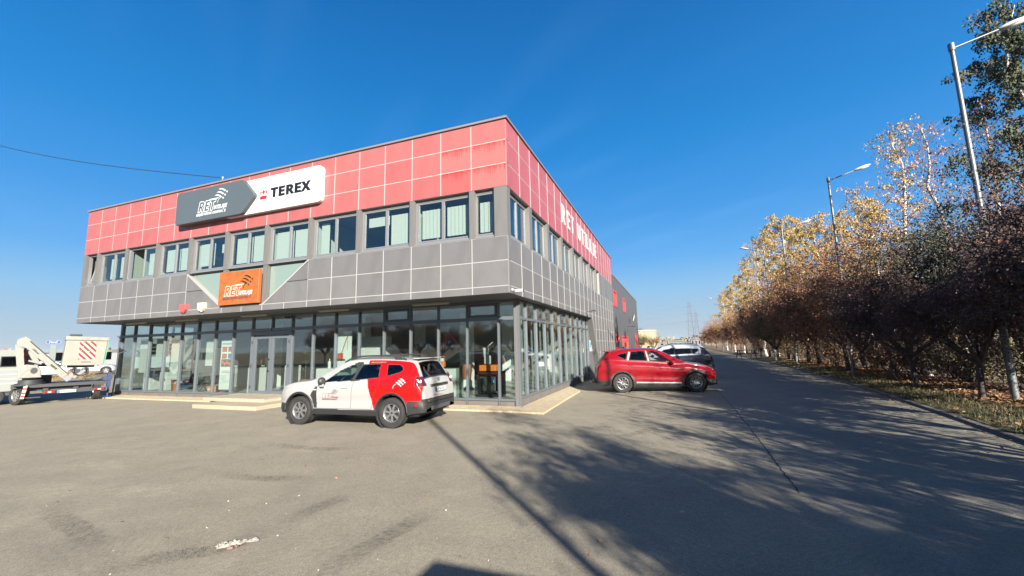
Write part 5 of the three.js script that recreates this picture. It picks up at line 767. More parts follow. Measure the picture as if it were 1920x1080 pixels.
// leaf litter and grass on the verge
{
  const lg = new THREE.BufferGeometry(); lg.setAttribute('position', new THREE.Float32BufferAttribute([0, 0, 0, .5, .18, .3, 1, .05, 0, .5, .12, -.3], 3)); lg.setIndex([0, 1, 2, 0, 2, 3]); lg.computeVertexNormals();
  const N = 16000, im = new THREE.InstancedMesh(lg, std(C(1, 1, 1), .85, 0, { side: THREE.DoubleSide }), N), o = new THREE.Object3D(); let k = 0;
  const put = (x, y, z, s, c) => { if (k >= N) return; o.position.set(x, y, z); o.rotation.set(rr(-.5, .5), rr(0, 6.28), rr(-.4, .4)); o.scale.setScalar(s); o.updateMatrix(); im.setMatrixAt(k, o.matrix); im.setColorAt(k, C(...vary(c, .35))); k++; };
  const lc = [[.2, .085, .04], [.15, .06, .03], [.26, .13, .05], [.11, .05, .035], [.28, .18, .085]];
  while (k < 15000) { const z = rr(-32, 3), q = rnd(), off = q < .8 ? 1.5 + Math.abs(rr(-1, 1) + rr(-1, 1)) * 1.0 : rr(.1, 3.6), x = kerbX(z) + off; if (n2(x * 1.3, z * .8) < -.25 && off < 1.4) continue; put(x, gnd(x, z) + .03 + .05 * fbm(x * .9, z * .9, 3), z, rr(.06, .13), pick(lc)); }
  while (k < 15400) { const z = rr(-26, 4), x = kerbX(z) - Math.abs(rr(-1, 1) * rr(0, 1)) * 1.6; put(x, .008, z, rr(.04, .08), pick(lc)); }
  while (k < 15800) { const a = rr(0, 1); put(-8.35 + rr(-.25, .75) * a, .012 + rr(0, .05), -1.2 + rr(-.3, .5), rr(.05, .09), pick(lc)); }
  while (k < 16000) put(rr(-9, 7), .008, rr(-1, 8), rr(.025, .05), pick(lc));
  im.name = 'fallen_leaves'; im.userData = { kind: 'stuff', label: 'brown fallen leaves scattered over the verge and kerb', category: 'leaves' }; scene.add(im);
  const gg = new THREE.BufferGeometry(); gg.setAttribute('position', new THREE.Float32BufferAttribute([-.006, 0, 0, .006, 0, 0, .02, .1, .01, -.01, 0, .02, .0, 0, .02, -.03, .085, .03], 3)); gg.setIndex([0, 1, 2, 3, 4, 5]); gg.computeVertexNormals();
  const G = 17000, gm = new THREE.InstancedMesh(gg, std(C(1, 1, 1), .9, 0, { side: THREE.DoubleSide }), G); for (let i = 0; i < G; i++) { const z = 4 - 38 * Math.pow(rnd(), 1.3), x = kerbX(z) + .18 + Math.abs(rr(-1, 1)) * 1.9; o.position.set(x, gnd(x, z) - .01 + .05 * fbm(x * .9, z * .9, 3), z); o.rotation.set(rr(-.4, .4), rr(0, 6.28), 0); o.scale.set(1.2, rr(.4, 1.3), 1.2); o.updateMatrix(); gm.setMatrixAt(i, o.matrix); gm.setColorAt(i, C(...vary(pick([[.045, .05, .016], [.065, .06, .02], [.1, .08, .035]]), .3))); }
  gm.name = 'grass'; gm.userData = { kind: 'stuff', label: 'short grass on the verge behind the kerb', category: 'grass' }; scene.add(gm);
  // pebbles on the yard
  const pg = new THREE.DodecahedronGeometry(1, 0); pg.scale(1, .6, .8); const pm = new THREE.InstancedMesh(pg, std(C(1, 1, 1), .9), 240); for (let i = 0; i < 240; i++) { const near = i < 9 ? [[3.97, 5.33], [-1.24, 6.56], [-.7, 6.48], [-.54, 6.15], [-.92, 6.78], [-.68, 7.19], [.21, 7.1], [1.49, 6.02], [3.39, 4.28]][i] : [rr(-6, 8), rr(0, 8.5)]; o.position.set(near[0], .004, near[1]); o.rotation.set(rr(0, 3), rr(0, 6), 0); o.scale.setScalar(i === 0 ? .03 : i < 9 ? .011 : rr(.003, .008)); o.updateMatrix(); pm.setMatrixAt(i, o.matrix); pm.setColorAt(i, C(...vary([.28, .25, .2], .4))); }
  pm.name = 'pebbles'; pm.userData = { kind: 'stuff', label: 'small pebbles strewn over the asphalt yard', category: 'pebbles' }; scene.add(pm);
}
// trees across the street behind the viewer, mirrored in the shop front
for (let i = 0; i < 12; i++) plant('roadside_tree', plums[(i * 3 + 1) % 4], 'dark leafy tree across the street behind the viewer, ' + ORD[i] + ' from the left', 'tree', -45 + i * 3.4 + rr(-.6, .6), 36 + rr(-2, 2), i * .9, 1.1 + rr(-.1, .2), 'trees across the street', undefined, 0);
// ---------------------------------------------------------------- street lamps, overhead cable
{
  const L = (label, x, z, h, dir) => { const l = thing('street_lamp', label, 'street lamp', [x, gnd(x, z) - .03, z], dir, 'street lamps along the drive');
    part(l, 'pole', cyl(.085, .05, h, 12, 0, h / 2, 0), M.galv); part(l, 'cap', cyl(.075, .075, .22, 12, 0, h - .02, 0), M.galv);
    part(l, 'arm', bar(V(.04, h - .05, 0), V(1.2, h + .33, 0), .028, 8), M.galv);
    const hd = new THREE.SphereGeometry(.5, 20, 12); hd.scale(.82, .16, .3); hd.rotateZ(.3); part(l, 'head', hd.translate(1.52, h + .44, 0), std(C(.33, .34, .35), .45, .3)); const gl = new THREE.SphereGeometry(.5, 16, 8, 0, 6.283, Math.PI / 2, Math.PI / 2); gl.scale(.55, .14, .24); gl.rotateZ(.3); part(l, 'lens', gl.translate(1.58, h + .425, 0), std(C(.55, .56, .55), .2)); };
  L('tall street lamp nearest the right edge, rising out of the green birch', 12.0, -4.33, 9.86, .15); L('second street lamp from the right edge, above the bare birch', 12.0, -14.7, 9.82, .1); L('third street lamp, among the golden birches', 12.0, -24.8, 9.75, 0);
  L('fourth street lamp, its arm reaching over the drive', 12.1, -32, 9.6, Math.PI); L('farthest street lamp, its arm reaching over the drive', 12.6, -78, 9.6, Math.PI); L('street lamp behind the viewer whose shadow crosses the yard', 11.85, 16.65, 9.8, .1); L('street lamp beyond the right edge beside the yard', 12.0, 5.95, 9.8, .1);
  const pts = []; for (let i = 0; i <= 30; i++) { const t = i / 30; pts.push(V(lerp(-11.6, -33, t), lerp(8.42, 14.6, t) - .9 * Math.sin(Math.PI * t) * .7, lerp(-.05, 3, t))); }
  solo('overhead_cable', 'thin black cable running from the roof edge up to the left', 'cable', new THREE.TubeGeometry(new THREE.CatmullRomCurve3(pts), 60, .014, 5), M.black);
  const an = thing('cable_anchor', 'small bracket on the roof edge holding the overhead cable', 'bracket', [-11.6, 8.31, -.05]); part(an, 'post', cyl(.02, .02, .12, 8, 0, .06, 0), M.galv); part(an, 'insulator', cyl(.03, .03, .06, 10, 0, .12, 0), std(C(.5, .3, .2), .5));
}
// ---------------------------------------------------------------- aerial lift truck and van at the left
{
  // local frame: x to the right as seen from the yard, z towards the yard, origin on the ground
  const T = thing('lift_truck', 'flatbed aerial lift truck with folded cream boom and work basket, seen from behind', 'truck', [-19.5, 0, .5], 1.224);
  const cream = std(C(.2, .195, .168), .5, 0, { map: speck }), creamWorn = std(C(.2, .193, .162), .55, 0, { map: streak }), dk = std(C(.0167, .0182, .0198), .6), grey = std(C(.17, .176, .181), .5, .4), blue = std(C(.012, .022, .07), .5);
  part(T, 'deck', merge([b2(-1.35, 1.35, .71, .76, -1.9, .12), b2(-1.35, 1.35, .64, .71, .03, .12)]), std(C(.02, .021, .022), .6));
  part(T, 'chassis', merge([b2(-.5, -.35, .45, .66, -1.9, 0), b2(.35, .5, .45, .66, -1.9, 0), b2(-.9, .9, .5, .62, -.3, -.1)]), dk);
  for (const [x, z] of [[-1.12, .15], [1.05, .15]]) { const w = wheel(T, x, .36, z - .25, .36, .22, x < 0, 8, { rim: .6, w0: .03, w1: .03, mat: grey }); w.rotation.y = x < 0 ? -Math.PI / 2 + .45 : Math.PI / 2; }
  part(T, 'mudguard', b2(-1.3, -1.0, .74, .78, -.5, .4), dk); part(T, 'marker_board', (() => { const g = bx(.1, .5, .02, -1.0, .5, .35, 0, 0, -.12); return g; })(), std(C(.34, .328, .312), .5));
  for (const [y, m] of [[.62, 0], [.46, 1], [.34, 0]]) part(T, 'marker_stripe', bx(.1, .07, .004, -1.0 + (y - .5) * .12, y, .362, 0, 0, -.12), std(m ? C(.283, .028, .028) : C(.312, .034, .028), .5));
  part(T, 'rear_beam', b2(-.5, 1.32, .38, .5, .18, .3), dk); part(T, 'beam_plate', b2(.95, 1.25, .56, .66, .1, .16), dk);
  for (const x of [-.32, 1.1]) { const l = sub(T, 'tail_light', [x, .44, .31]); part(l, 'housing', rb(.34, .12, .05, .015), dk); part(l, 'lens', rb(.3, .09, .03, .012, 0, 0, .025), tailRed); part(l, 'reversing_lens', rb(.1, .05, .012, .005, 0, .0, .042), std(C(.396, .312, .283), .3)); }
  const plate = canvasTex(512, 112, (c, w, h) => { c.fillStyle = '#e9ebea'; c.fillRect(0, 0, w, h); c.fillStyle = '#2c4f9e'; c.fillRect(0, 0, 50, h); c.fillStyle = '#222'; c.font = 'bold 84px sans-serif'; c.fillText('B 42 LOW', 70, 86, 420); });
  part(T, 'plate', rb(.52, .11, .012, .003, .16, .44, .31), M.white); part(T, 'plate_print', new THREE.PlaneGeometry(.5, .1), std(C(.453, .453, .453), .5, 0, { map: plate }), [.16, .44, .3185]);
  // turret and folded arms
  part(T, 'turntable', merge([cyl(.34, .34, .16, 24, -.85, .86, -.25), cyl(.42, .42, .06, 24, -.85, .79, -.25)]), dk);
  const tur = sub(T, 'turret', [0, 0, 0]); part(tur, 'cover', extrude([[-1.2, 1.02], [-.58, 1.02], [-.62, 1.34], [-.72, 1.5], [-1.02, 1.55], [-1.24, 1.45]], .5, .03).translate(0, 0, -.5), cream); part(tur, 'access_panel', (() => { const g = new THREE.CircleGeometry(.11, 20); g.scale(.9, 1.1, 1); return g; })(), dk, [-.8, 1.3, .035]); part(tur, 'data_plate', box(.1, .12, .005), std(C(.255, .312, .283), .5), [-1.08, 1.42, .035]);
  const arm = (name, a, b, w, d, z, m) => part(T, name, beam(V(a[0], a[1], z), V(b[0], b[1], z), w, d), m);
  arm('lower_arm', [-1.16, 1.42], [-1.28, 2.34], .2, .2, -.2, cream); arm('link_arm', [-.7, 1.5], [-.98, 2.14], .16, .1, -.42, cream); arm('cylinder', [-.62, 1.56], [-.98, 1.7], .06, .06, -.2, grey); arm('cylinder', [-1.05, 1.6], [-1.1, 2.2], .07, .07, -.38, std(C(.226, .034, .028), .5));
  part(T, 'elbow', merge([cyl(.19, .19, .3, 20, -1.16, 2.42, -.18, 'z'), bx(.34, .3, .28, -1.12, 2.42, -.18, 0, 0, -.8)]), cream);
  arm('main_boom', [-1.1, 2.38], [.06, 1.02], .21, .2, -.05, cream); arm('inner_boom', [-.05, 1.14], [.2, .86], .18, .17, -.05, grey); part(T, 'boom_hose', beam(V(-1.0, 2.46, -.05), V(.12, 1.14, -.05), .04, .12), dk); part(T, 'boom_patch', bx(.02, .16, .25, -.6, 1.64, -.05, 0, 0, .705), std(C(.238, .028, .023), .5));
  const num = canvasTex(256, 96, (c, w, h) => { c.clearRect(0, 0, w, h); c.fillStyle = '#3b4140'; c.font = 'bold 74px sans-serif'; c.fillText('160TB', 8, 74, 240); }), name = canvasTex(256, 80, (c, w, h) => { c.clearRect(0, 0, w, h); c.fillStyle = '#50585a'; c.font = 'bold 60px serif'; c.transform(1, 0, -.3, 1, 20, 0); c.fillText('~Edison', 4, 58, 220); });
  part(T, 'boom_number', new THREE.PlaneGeometry(.34, .13), printMat(num), [-.28, 1.415, .0735], [0, 0, -.864]); part(T, 'boom_name', new THREE.PlaneGeometry(.36, .11), printMat(name), [-.83, 2.06, .0735], [0, 0, -.864]);
  arm('jib', [.15, .92], [.42, 1.32], .14, .14, -.05, cream); arm('jib', [.3, .95], [.62, 1.25], .1, .1, .05, grey); part(T, 'basket_mount', merge([b2(.1, .9, 1.36, 1.45, -.2, .1), cyl(.1, .1, .2, 14, .62, 1.22, .0), b2(.3, .5, 1.05, 1.3, -.1, .08)]), dk);
  part(T, 'hydraulic_hose', new THREE.TubeGeometry(new THREE.CatmullRomCurve3([V(.3, 1.36, .1), V(.25, 1.2, .2), V(.45, 1.05, .2), V(.7, 1.1, .18), V(.72, 1.3, .1)]), 20, .025, 6), dk);
  const bk = sub(T, 'work_basket', [0, 0, 0]); part(bk, 'shell', (() => { const g = extrude([[-.08, 1.46], [1.14, 1.43], [1.22, 2.5], [-.02, 2.55]], .62, .02); return g.translate(0, 0, -.3); })(), creamWorn); part(bk, 'rim', (() => { const g = extrude([[-.06, 2.5], [1.25, 2.45], [1.26, 2.6], [-.04, 2.66]], .72, .015); return g.translate(0, 0, -.35); })(), cream); part(bk, 'control_box', rb(.36, .08, .3, .02, .25, 2.7, 0), dk); part(bk, 'side_rim', beam(V(1.16, 1.45, .34), V(1.24, 2.5, .34), .03, .03), std(C(.056, .198, .141), .5));
  const stripes = canvasTex(256, 320, (c, w, h) => { c.fillStyle = '#e9e2cf'; c.fillRect(0, 0, w, h); c.fillStyle = '#b01f18'; for (let i = -3; i < 5; i++) { c.beginPath(); c.moveTo(0, i * 96); c.lineTo(0, i * 96 + 48); c.lineTo(w, i * 96 + 48 + 250); c.lineTo(w, i * 96 + 250); c.fill(); } c.fillStyle = '#d8cdb8'; for (const [x, y, r] of [[60, 90, 9], [150, 180, 12], [200, 60, 8], [90, 250, 10], [30, 160, 7]]) { c.beginPath(); c.arc(x, y, r, 0, 7); c.fill(); } });
  part(bk, 'hazard_board', new THREE.PlaneGeometry(.5, .74), std(C(.3, .3, .3), .5, 0, { map: stripes }), [.62, 2.06, .3445], [0, 0, 0]);
  part(bk, 'basket_name', new THREE.PlaneGeometry(.4, .12), printMat(name), [.6, 1.58, .3445]);
  part(T, 'outrigger', merge([b2(1.35, 1.47, .5, 1.1, -.15, .1), b2(1.3, 1.52, .02, .08, -.2, .15), bar(V(1.41, .06, -.02), V(1.41, .55, -.02), .035, 8), b2(1.2, 1.5, .8, .92, -.2, .12)]), blue); part(T, 'stay', bar(V(.5, .66, .1), V(1.3, .9, .05), .018, 6), dk); part(T, 'mast_post', merge([bar(V(1.6, 0, -.35), V(1.68, 1.9, -.35), .03, 8), bar(V(1.68, 1.9, -.35), V(1.9, 2.02, -.35), .03, 8)]), dk);
  part(T, 'tool_box', rb(.5, .3, .4, .03, -.5, .92, -1.2), dk); part(T, 'step', b2(-.95, -.55, .25, .29, .1, .3), dk);
}
{
  const W = thing('white_van', 'white ribbed van parked behind the lift truck at the left edge', 'van', [-21.1, 0, .9], 1.224);
  const wm = phy({ color: C(.152, .161, .152), roughness: .4, clearcoat: .5 });
  part(W, 'body', extrude([[-5.2, .5], [-.05, .5], [-.02, 1.3], [-.05, 1.98], [-.2, 2.14], [-4.0, 2.14], [-4.7, 1.5], [-5.2, 1.3]], 1.9, .04).translate(.25, 0, -1.3), wm);
  for (const y of [.82, 1.0, 1.18, 1.36]) part(W, 'rib', b2(-4.4, .16, y - .012, y + .012, .63, .655), std(C(.283, .294, .283), .5));
  for (const [a, b] of [[-.75, -.1], [-1.6, -.9], [-2.6, -1.75]]) { const w = sub(W, 'window', [0, 0, 0]); part(w, 'pane', b2(a, b, 1.5, 1.86, .64, .655), tintGlass); part(w, 'seal', ring(b - a + .06, .42, .03, .02).clone().translate((a + b) / 2, 1.68, .65), M.black); }
  for (const x of [-.9, -4.1]) for (const z of [.5, -1.2]) wheel(W, x, .34, z, .34, .21, z < 0, 6, { rim: .6, w0: .04, w1: .05 });
  part(W, 'sill', b2(-4.8, .1, .36, .5, -1.2, .55), M.darkPlastic); part(W, 'corner_reflector', b2(.1, .2, .55, .75, .56, .66), tailRed);
}

// van parked behind the viewer: its roof throws the dark shape at the bottom edge
{
  const W = thing('parked_van', 'pale van parked behind the viewer, its roof shadow at the bottom edge', 'van', [5.75, 0, 11.33], 0);
  part(W, 'body', (() => { const g = extrude([[0, .45], [5, .45], [5, 2.2], [4.9, 2.3], [.12, 2.3], [.02, 2.2], [-.1, 1.2], [-.35, 1.0], [-.4, .5]], 1.85, .06); g.rotateY(-Math.PI / 2); return g.translate(1.9, 0, 0); })(), phy({ color: C(.304, .304, .304), roughness: .4, clearcoat: .6 }));
  part(W, 'windscreen', bx(1.6, .85, .02, .96, 1.7, -.07, -.1), tintGlass); for (const x of [.3, 1.6]) { for (const z of [.7, 4.1]) wheel(W, x, .34, z, .34, .21, false, 6, { rim: .6, w0: .04, w1: .05 }).rotation.y = x < 1 ? -Math.PI / 2 : Math.PI / 2; part(W, 'head_light', rb(.3, .18, .06, .03, x === .3 ? .25 : 1.65, .85, -.42), M.chrome); }
  part(W, 'bumper', rb(1.9, .25, .15, .05, .95, .5, -.42), M.darkPlastic);
}
// ---------------------------------------------------------------- far surroundings
{
  // neighbour on the left: oval sign on a column, grey hall, parked cars, dry shrubs
  const F = thing('oval_sign', 'blue oval dealer sign on a pale column behind the lift truck', 'sign', [-75, 0, -21.6], 1.2);
  part(F, 'column', rb(.62, 3.5, .35, .03, .1, 1.75, 0), std(C(.099, .122, .122), .5)); const ov = new THREE.CylinderGeometry(.78, .78, .2, 40).rotateX(Math.PI / 2).scale(1, .42, 1); part(F, 'oval', ov.translate(.05, 3.86, .0), std(C(.076, .106, .228), .4));
  const t = canvasTex(512, 220, (c, w, h) => { c.clearRect(0, 0, w, h); c.fillStyle = '#1d4aa0'; c.beginPath(); c.ellipse(w / 2, h / 2, w / 2 - 14, h / 2 - 12, 0, 0, 7); c.fill(); c.strokeStyle = '#fff'; c.lineWidth = 7; c.beginPath(); c.ellipse(w / 2, h / 2, w / 2 - 26, h / 2 - 22, 0, 0, 7); c.stroke(); c.fillStyle = '#fff'; c.transform(1, 0, -.25, 1, 28, 0); c.font = 'bold 130px serif'; c.fillText('Ford', 112, 155, 270); }); part(F, 'lettering', new THREE.PlaneGeometry(1.53, .645), printMat(t), [.05, 3.86, .104]);
  const hall = thing('grey_dealer_hall', 'grey neighbouring hall with a dark window grid beside the showroom corner', 'building', [-64, 0, -24], 1.25); const hm = std(C(.113, .119, .128), .6, 0, { map: streak });
  part(hall, 'wall', b2(1.2, 16, 0, 4.6, -12, 0), hm); part(hall, 'roof', b2(1.0, 16.2, 4.6, 4.8, -12.2, .2), std(C(.085, .085, .09), .6)); for (let i = 0; i < 3; i++) for (let j = 0; j < 3; j++) part(hall, 'window', b2(3.0 + i * .75, 3.62 + i * .75, 1.9 + j * .52, 2.32 + j * .52, .0, .04), tintGlass); part(hall, 'fence_panel', b2(1.2, 6, .1, 1.6, .6, .64), std(C(.226, .249, .261), .6));
  const low = thing('low_white_hall', 'low pale hall far off behind the lift truck boom', 'building', [-95, 0, -32], 1.2); part(low, 'wall', b2(-14, 12, 0, 2.6, -8, 0), std(C(.147, .153, .159), .7)); part(low, 'roof', b2(-14.3, 12.3, 2.6, 2.8, -8.3, .3), std(C(.125, .09, .085), .7)); for (let i = 0; i < 9; i++) part(low, 'window', b2(-13 + i * 2.8, -11.4 + i * 2.8, 1.2, 2.6, 0, .05), tintGlass);
  plainCar('far_white_car', 'white car parked at the neighbouring dealer, below the lift basket', [-49, 0, -11.5], 1.0, { len: 4.3, h: 1.5, color: [.396, .407, .413] }); plainCar('far_silver_car', 'silver car parked next to the far white car at the left', [-52, 0, -15.3], 1.0, { len: 4.3, h: 1.5, color: [.226, .243, .261] });
  const dry = shrub(1.1, 1.3, [[.3, .19, .09], [.22, .14, .07], [.35, .25, .12]], 1500); [[-36, -6.2], [-40, -9.5], [-43, -7.4], [-47, -11.8]].forEach(([x, z], i) => plant('dry_shrub', dry, 'dry brown shrub beyond the lift truck, ' + ORD[i] + ' of the clump', 'shrub', x, z, i, .62 + (i % 3) * .1, 'dry shrubs beyond the lift truck', undefined, 0));
  const bare = birchTree(9, [[.2, .14, .08]], 300, 420, 1.7, .2); [[-96, -17], [-104, -24], [-112, -20], [-88, -50]].forEach(([x, z], i) => plant('bare_tree', bare, 'leafless grey tree on the left horizon, ' + ORD[i] + ' from the left', 'tree', x, z, i * 2, .85, 'bare trees on the left horizon', barkM, 0));
  plant('yellow_tree', olive, 'round yellow-green tree behind the lift basket', 'tree', -74, -31.5, 0, 1.25, undefined, undefined, 0);
  // end of the drive
  const wb = thing('white_building', 'white flat-roofed building at the far end beside the grey hall', 'building', [-4.2, 0, -104]); part(wb, 'wall', b2(-12, 4.0, 0, 5.0, -10, 0), std(C(.26, .215, .15), .7)); part(wb, 'parapet', b2(-12.1, 4.1, 5.0, 5.3, -10.1, .1), std(C(.283, .272, .261), .7)); for (let i = 0; i < 4; i++) part(wb, 'window', b2(-10 + i * 3.2, -8.4 + i * 3.2, 1.5, 3, 0, .04), tintGlass);
  const rust = plumTree(5, [[.3, .14, .05], [.36, .2, .07], [.2, .15, .05]], 6000); [[-1.9, -74, 1.15], [.4, -78, 1.02], [-5, -80, 1.1]].forEach(([x, z, s], i) => plant('rusty_tree', i ? rust : olive, ['olive and rust coloured tree against the end of the grey hall', 'orange-leaved tree in front of the far white building', 'orange-leaved tree half hidden by the grey hall'][i], 'tree', x, z, i, s, undefined, undefined, 0));
  [[4.6, 0, -150, 4.5, 2.3], [13, 0, -190, 4, 3.3], [-5, 0, -230, 9, 2.2], [22, 0, -240, 8, 3.4]].forEach(([x, y, z, w, h], i) => { const b = thing('far_house', ['low white house with dark windows at the end of the drive', 'small pale house beside the pylon', 'long low pale shed on the horizon', 'pale house behind the end of the tree row'][i], 'building', [x, y, z]); part(b, 'wall', b2(-w / 2, w / 2, 0, h, -6, 0), std(C(.13, .13, .125), .8)); part(b, 'roof', b2(-w / 2 - .3, w / 2 + .3, h, h + .35, -6.3, .3), std(C(.159, .136, .125), .8)); for (let k = 0; k < 3; k++) part(b, 'window', b2(-w / 2 + (k + .4) * w / 3, -w / 2 + (k + .75) * w / 3, h * .35, h * .75, 0, .05), tintGlass); });
  for (const [x, z, s, lab] of [[11.4, -190, 1, 'tall lattice power pylon on the horizon beyond the drive'], [14.6, -206, .82, 'second lower lattice mast right of the pylon']]) { const p = thing('power_pylon', lab, 'pylon', [x, 0, z]); p.scale.setScalar(s); const st = std(C(.099, .103, .11), .6, .3), hh = 19.5, w0 = 1.5, w1 = .35, W = (y) => lerp(w0, w1, y / hh); for (const [a, b] of [[-1, -1], [1, -1], [1, 1], [-1, 1]]) part(p, 'leg', bar(V(a * w0, 0, b * w0), V(a * w1, hh, b * w1), .06, 5), st); const br = []; for (let i = 0; i < 10; i++) { const y0 = hh * i / 10, y1 = hh * (i + 1) / 10; for (const s of [-1, 1]) { br.push(bar(V(-W(y0), y0, s * W(y0)), V(W(y1), y1, s * W(y1)), .03, 4), bar(V(W(y0), y0, s * W(y0)), V(-W(y1), y1, s * W(y1)), .03, 4), bar(V(s * W(y0), y0, -W(y0)), V(s * W(y1), y1, W(y1)), .03, 4)); } } const m = part(p, 'bracing', merge(br), st); m.userData.kind = 'stuff'; for (const y of [17.5, 14.4, 11]) part(p, 'cross_arm', beam(V(-2.2, y, 0), V(2.2, y, 0), .14, .14), st); part(p, 'peak', bar(V(0, hh, 0), V(0, hh + 2.2, 0), .06, 5), st); }
  for (const [y, k] of [[17.4, 'upper'], [14.3, 'middle'], [10.9, 'lower']]) { const pts = []; for (let i = 0; i <= 20; i++) { const q = i / 20; pts.push(V(lerp(9.2, -95, q), y - 5 * Math.sin(Math.PI * q) * .6, lerp(-190, -232, q))); } solo('power_line', k + ' power line running left from the lattice pylon', 'cable', new THREE.TubeGeometry(new THREE.CatmullRomCurve3(pts), 40, .03, 4), std(C(.141, .147, .159), .7)); }
  // far tree belt closing the horizon
  const L = new Leaves(); for (let i = 0; i < 21000; i++) { const a = rr(-3.35, -.05), d = rr(240, 420), x = 4 + Math.cos(a) * d, z = 10 + Math.sin(a) * d, top = 3.5 + 3.2 * fbm(a * 9, 2, 4) + 1.2 * fbm(a * 60, 5, 2); L.add(V(x, Math.max(.2, top * Math.sqrt(rnd())), z), rr(1.2, 2.4), vary(pick([[.16, .13, .09], [.13, .12, .08], [.2, .15, .08], [.11, .12, .07]]), .2)); }
  const belt = shade(new THREE.Mesh(L.geo(), leafMat)); belt.name = 'distant_woodland'; belt.userData = { kind: 'stuff', label: 'low hazy belt of autumn woodland along the horizon', category: 'woodland' }; scene.add(belt);
  // picnic table by the drive, far end of the row
  const pt = thing('picnic_table', 'dark wooden picnic table under the trees far along the drive', 'table', [10.9, .1, -39.3], .2); const wood = std(C(.034, .028, .026), .85); part(pt, 'table_top', b2(-.95, .95, .76, .82, -.4, .4), wood); for (const s of [-1, 1]) { part(pt, 'bench', b2(-.95, .95, .43, .48, s * .85 - .14, s * .85 + .14), wood); part(pt, 'leg', merge([beam(V(s * .7, 0, -.75), V(s * .7, .78, -.25), .06, .1), beam(V(s * .7, 0, .75), V(s * .7, .78, .25), .06, .1), b2(s * .7 - .04, s * .7 + .04, .38, .44, -.95, .95)]), wood); }
  const pc = thing('litter_post', 'short dark log post beside the picnic table', 'post', [12.2, .12, -38.6]); part(pc, 'post', cyl(.12, .1, .9, 8, 0, .45, 0), wood); part(pc, 'cap', cyl(.14, .14, .05, 8, 0, .92, 0), wood);
}
scene.fog = new THREE.FogExp2(C(.42, .5, .57), .00012);
// crumpled rag on the yard
{
  const fold = (n, len, wid, seedv) => { const P = [], I = [], a = 26, b = 14; for (let j = 0; j <= b; j++) for (let i = 0; i <= a; i++) { const u = i / a, v = j / b, e = Math.sin(Math.PI * u) ** .5, w = wid * (.55 + .45 * n2(u * 2 + seedv, 3)) * (.5 + .5 * e); const x = (u - .5) * len, z = (v - .5) * w + .02 * n2(u * 3, seedv); const y = .006 + Math.abs(.022 * n2(u * 5 + seedv, v * 2.5) + .016 * Math.sin(v * 9 + u * 4 + seedv)) * Math.min(1, 6 * Math.min(v, 1 - v) + .15) * Math.min(1, 8 * Math.min(u, 1 - u) + .1); P.push(x, y, z); if (i && j) { const k = j * (a + 1) + i; I.push(k - a - 2, k - 1, k - a - 1, k - a - 1, k - 1, k); } } const g = new THREE.BufferGeometry(); g.setAttribute('position', new THREE.Float32BufferAttribute(P, 3)); g.setIndex(I); g.computeVertexNormals(); return g; };
  const r = thing('crumpled_rag', 'crumpled dirty white rag lying on the asphalt in the foreground', 'rag', [.0, .004, 7.36], .75), cl = std(C(.2, .19, .165), .95, 0, { side: THREE.DoubleSide });
  part(r, 'cloth', fold(0, .36, .15, 1.3), cl); part(r, 'cloth', fold(1, .24, .12, 4.7), cl, [-.03, .012, .05], [0, .2, 0]); part(r, 'cloth', fold(2, .12, .1, 8.1), cl, [-.13, .008, .02], [0, 1.2, 0]); part(r, 'red_stain', fold(3, .1, .025, 2.2), std(C(.15, .085, .075), .9, 0, { side: THREE.DoubleSide }), [-.02, .004, .115]);
}
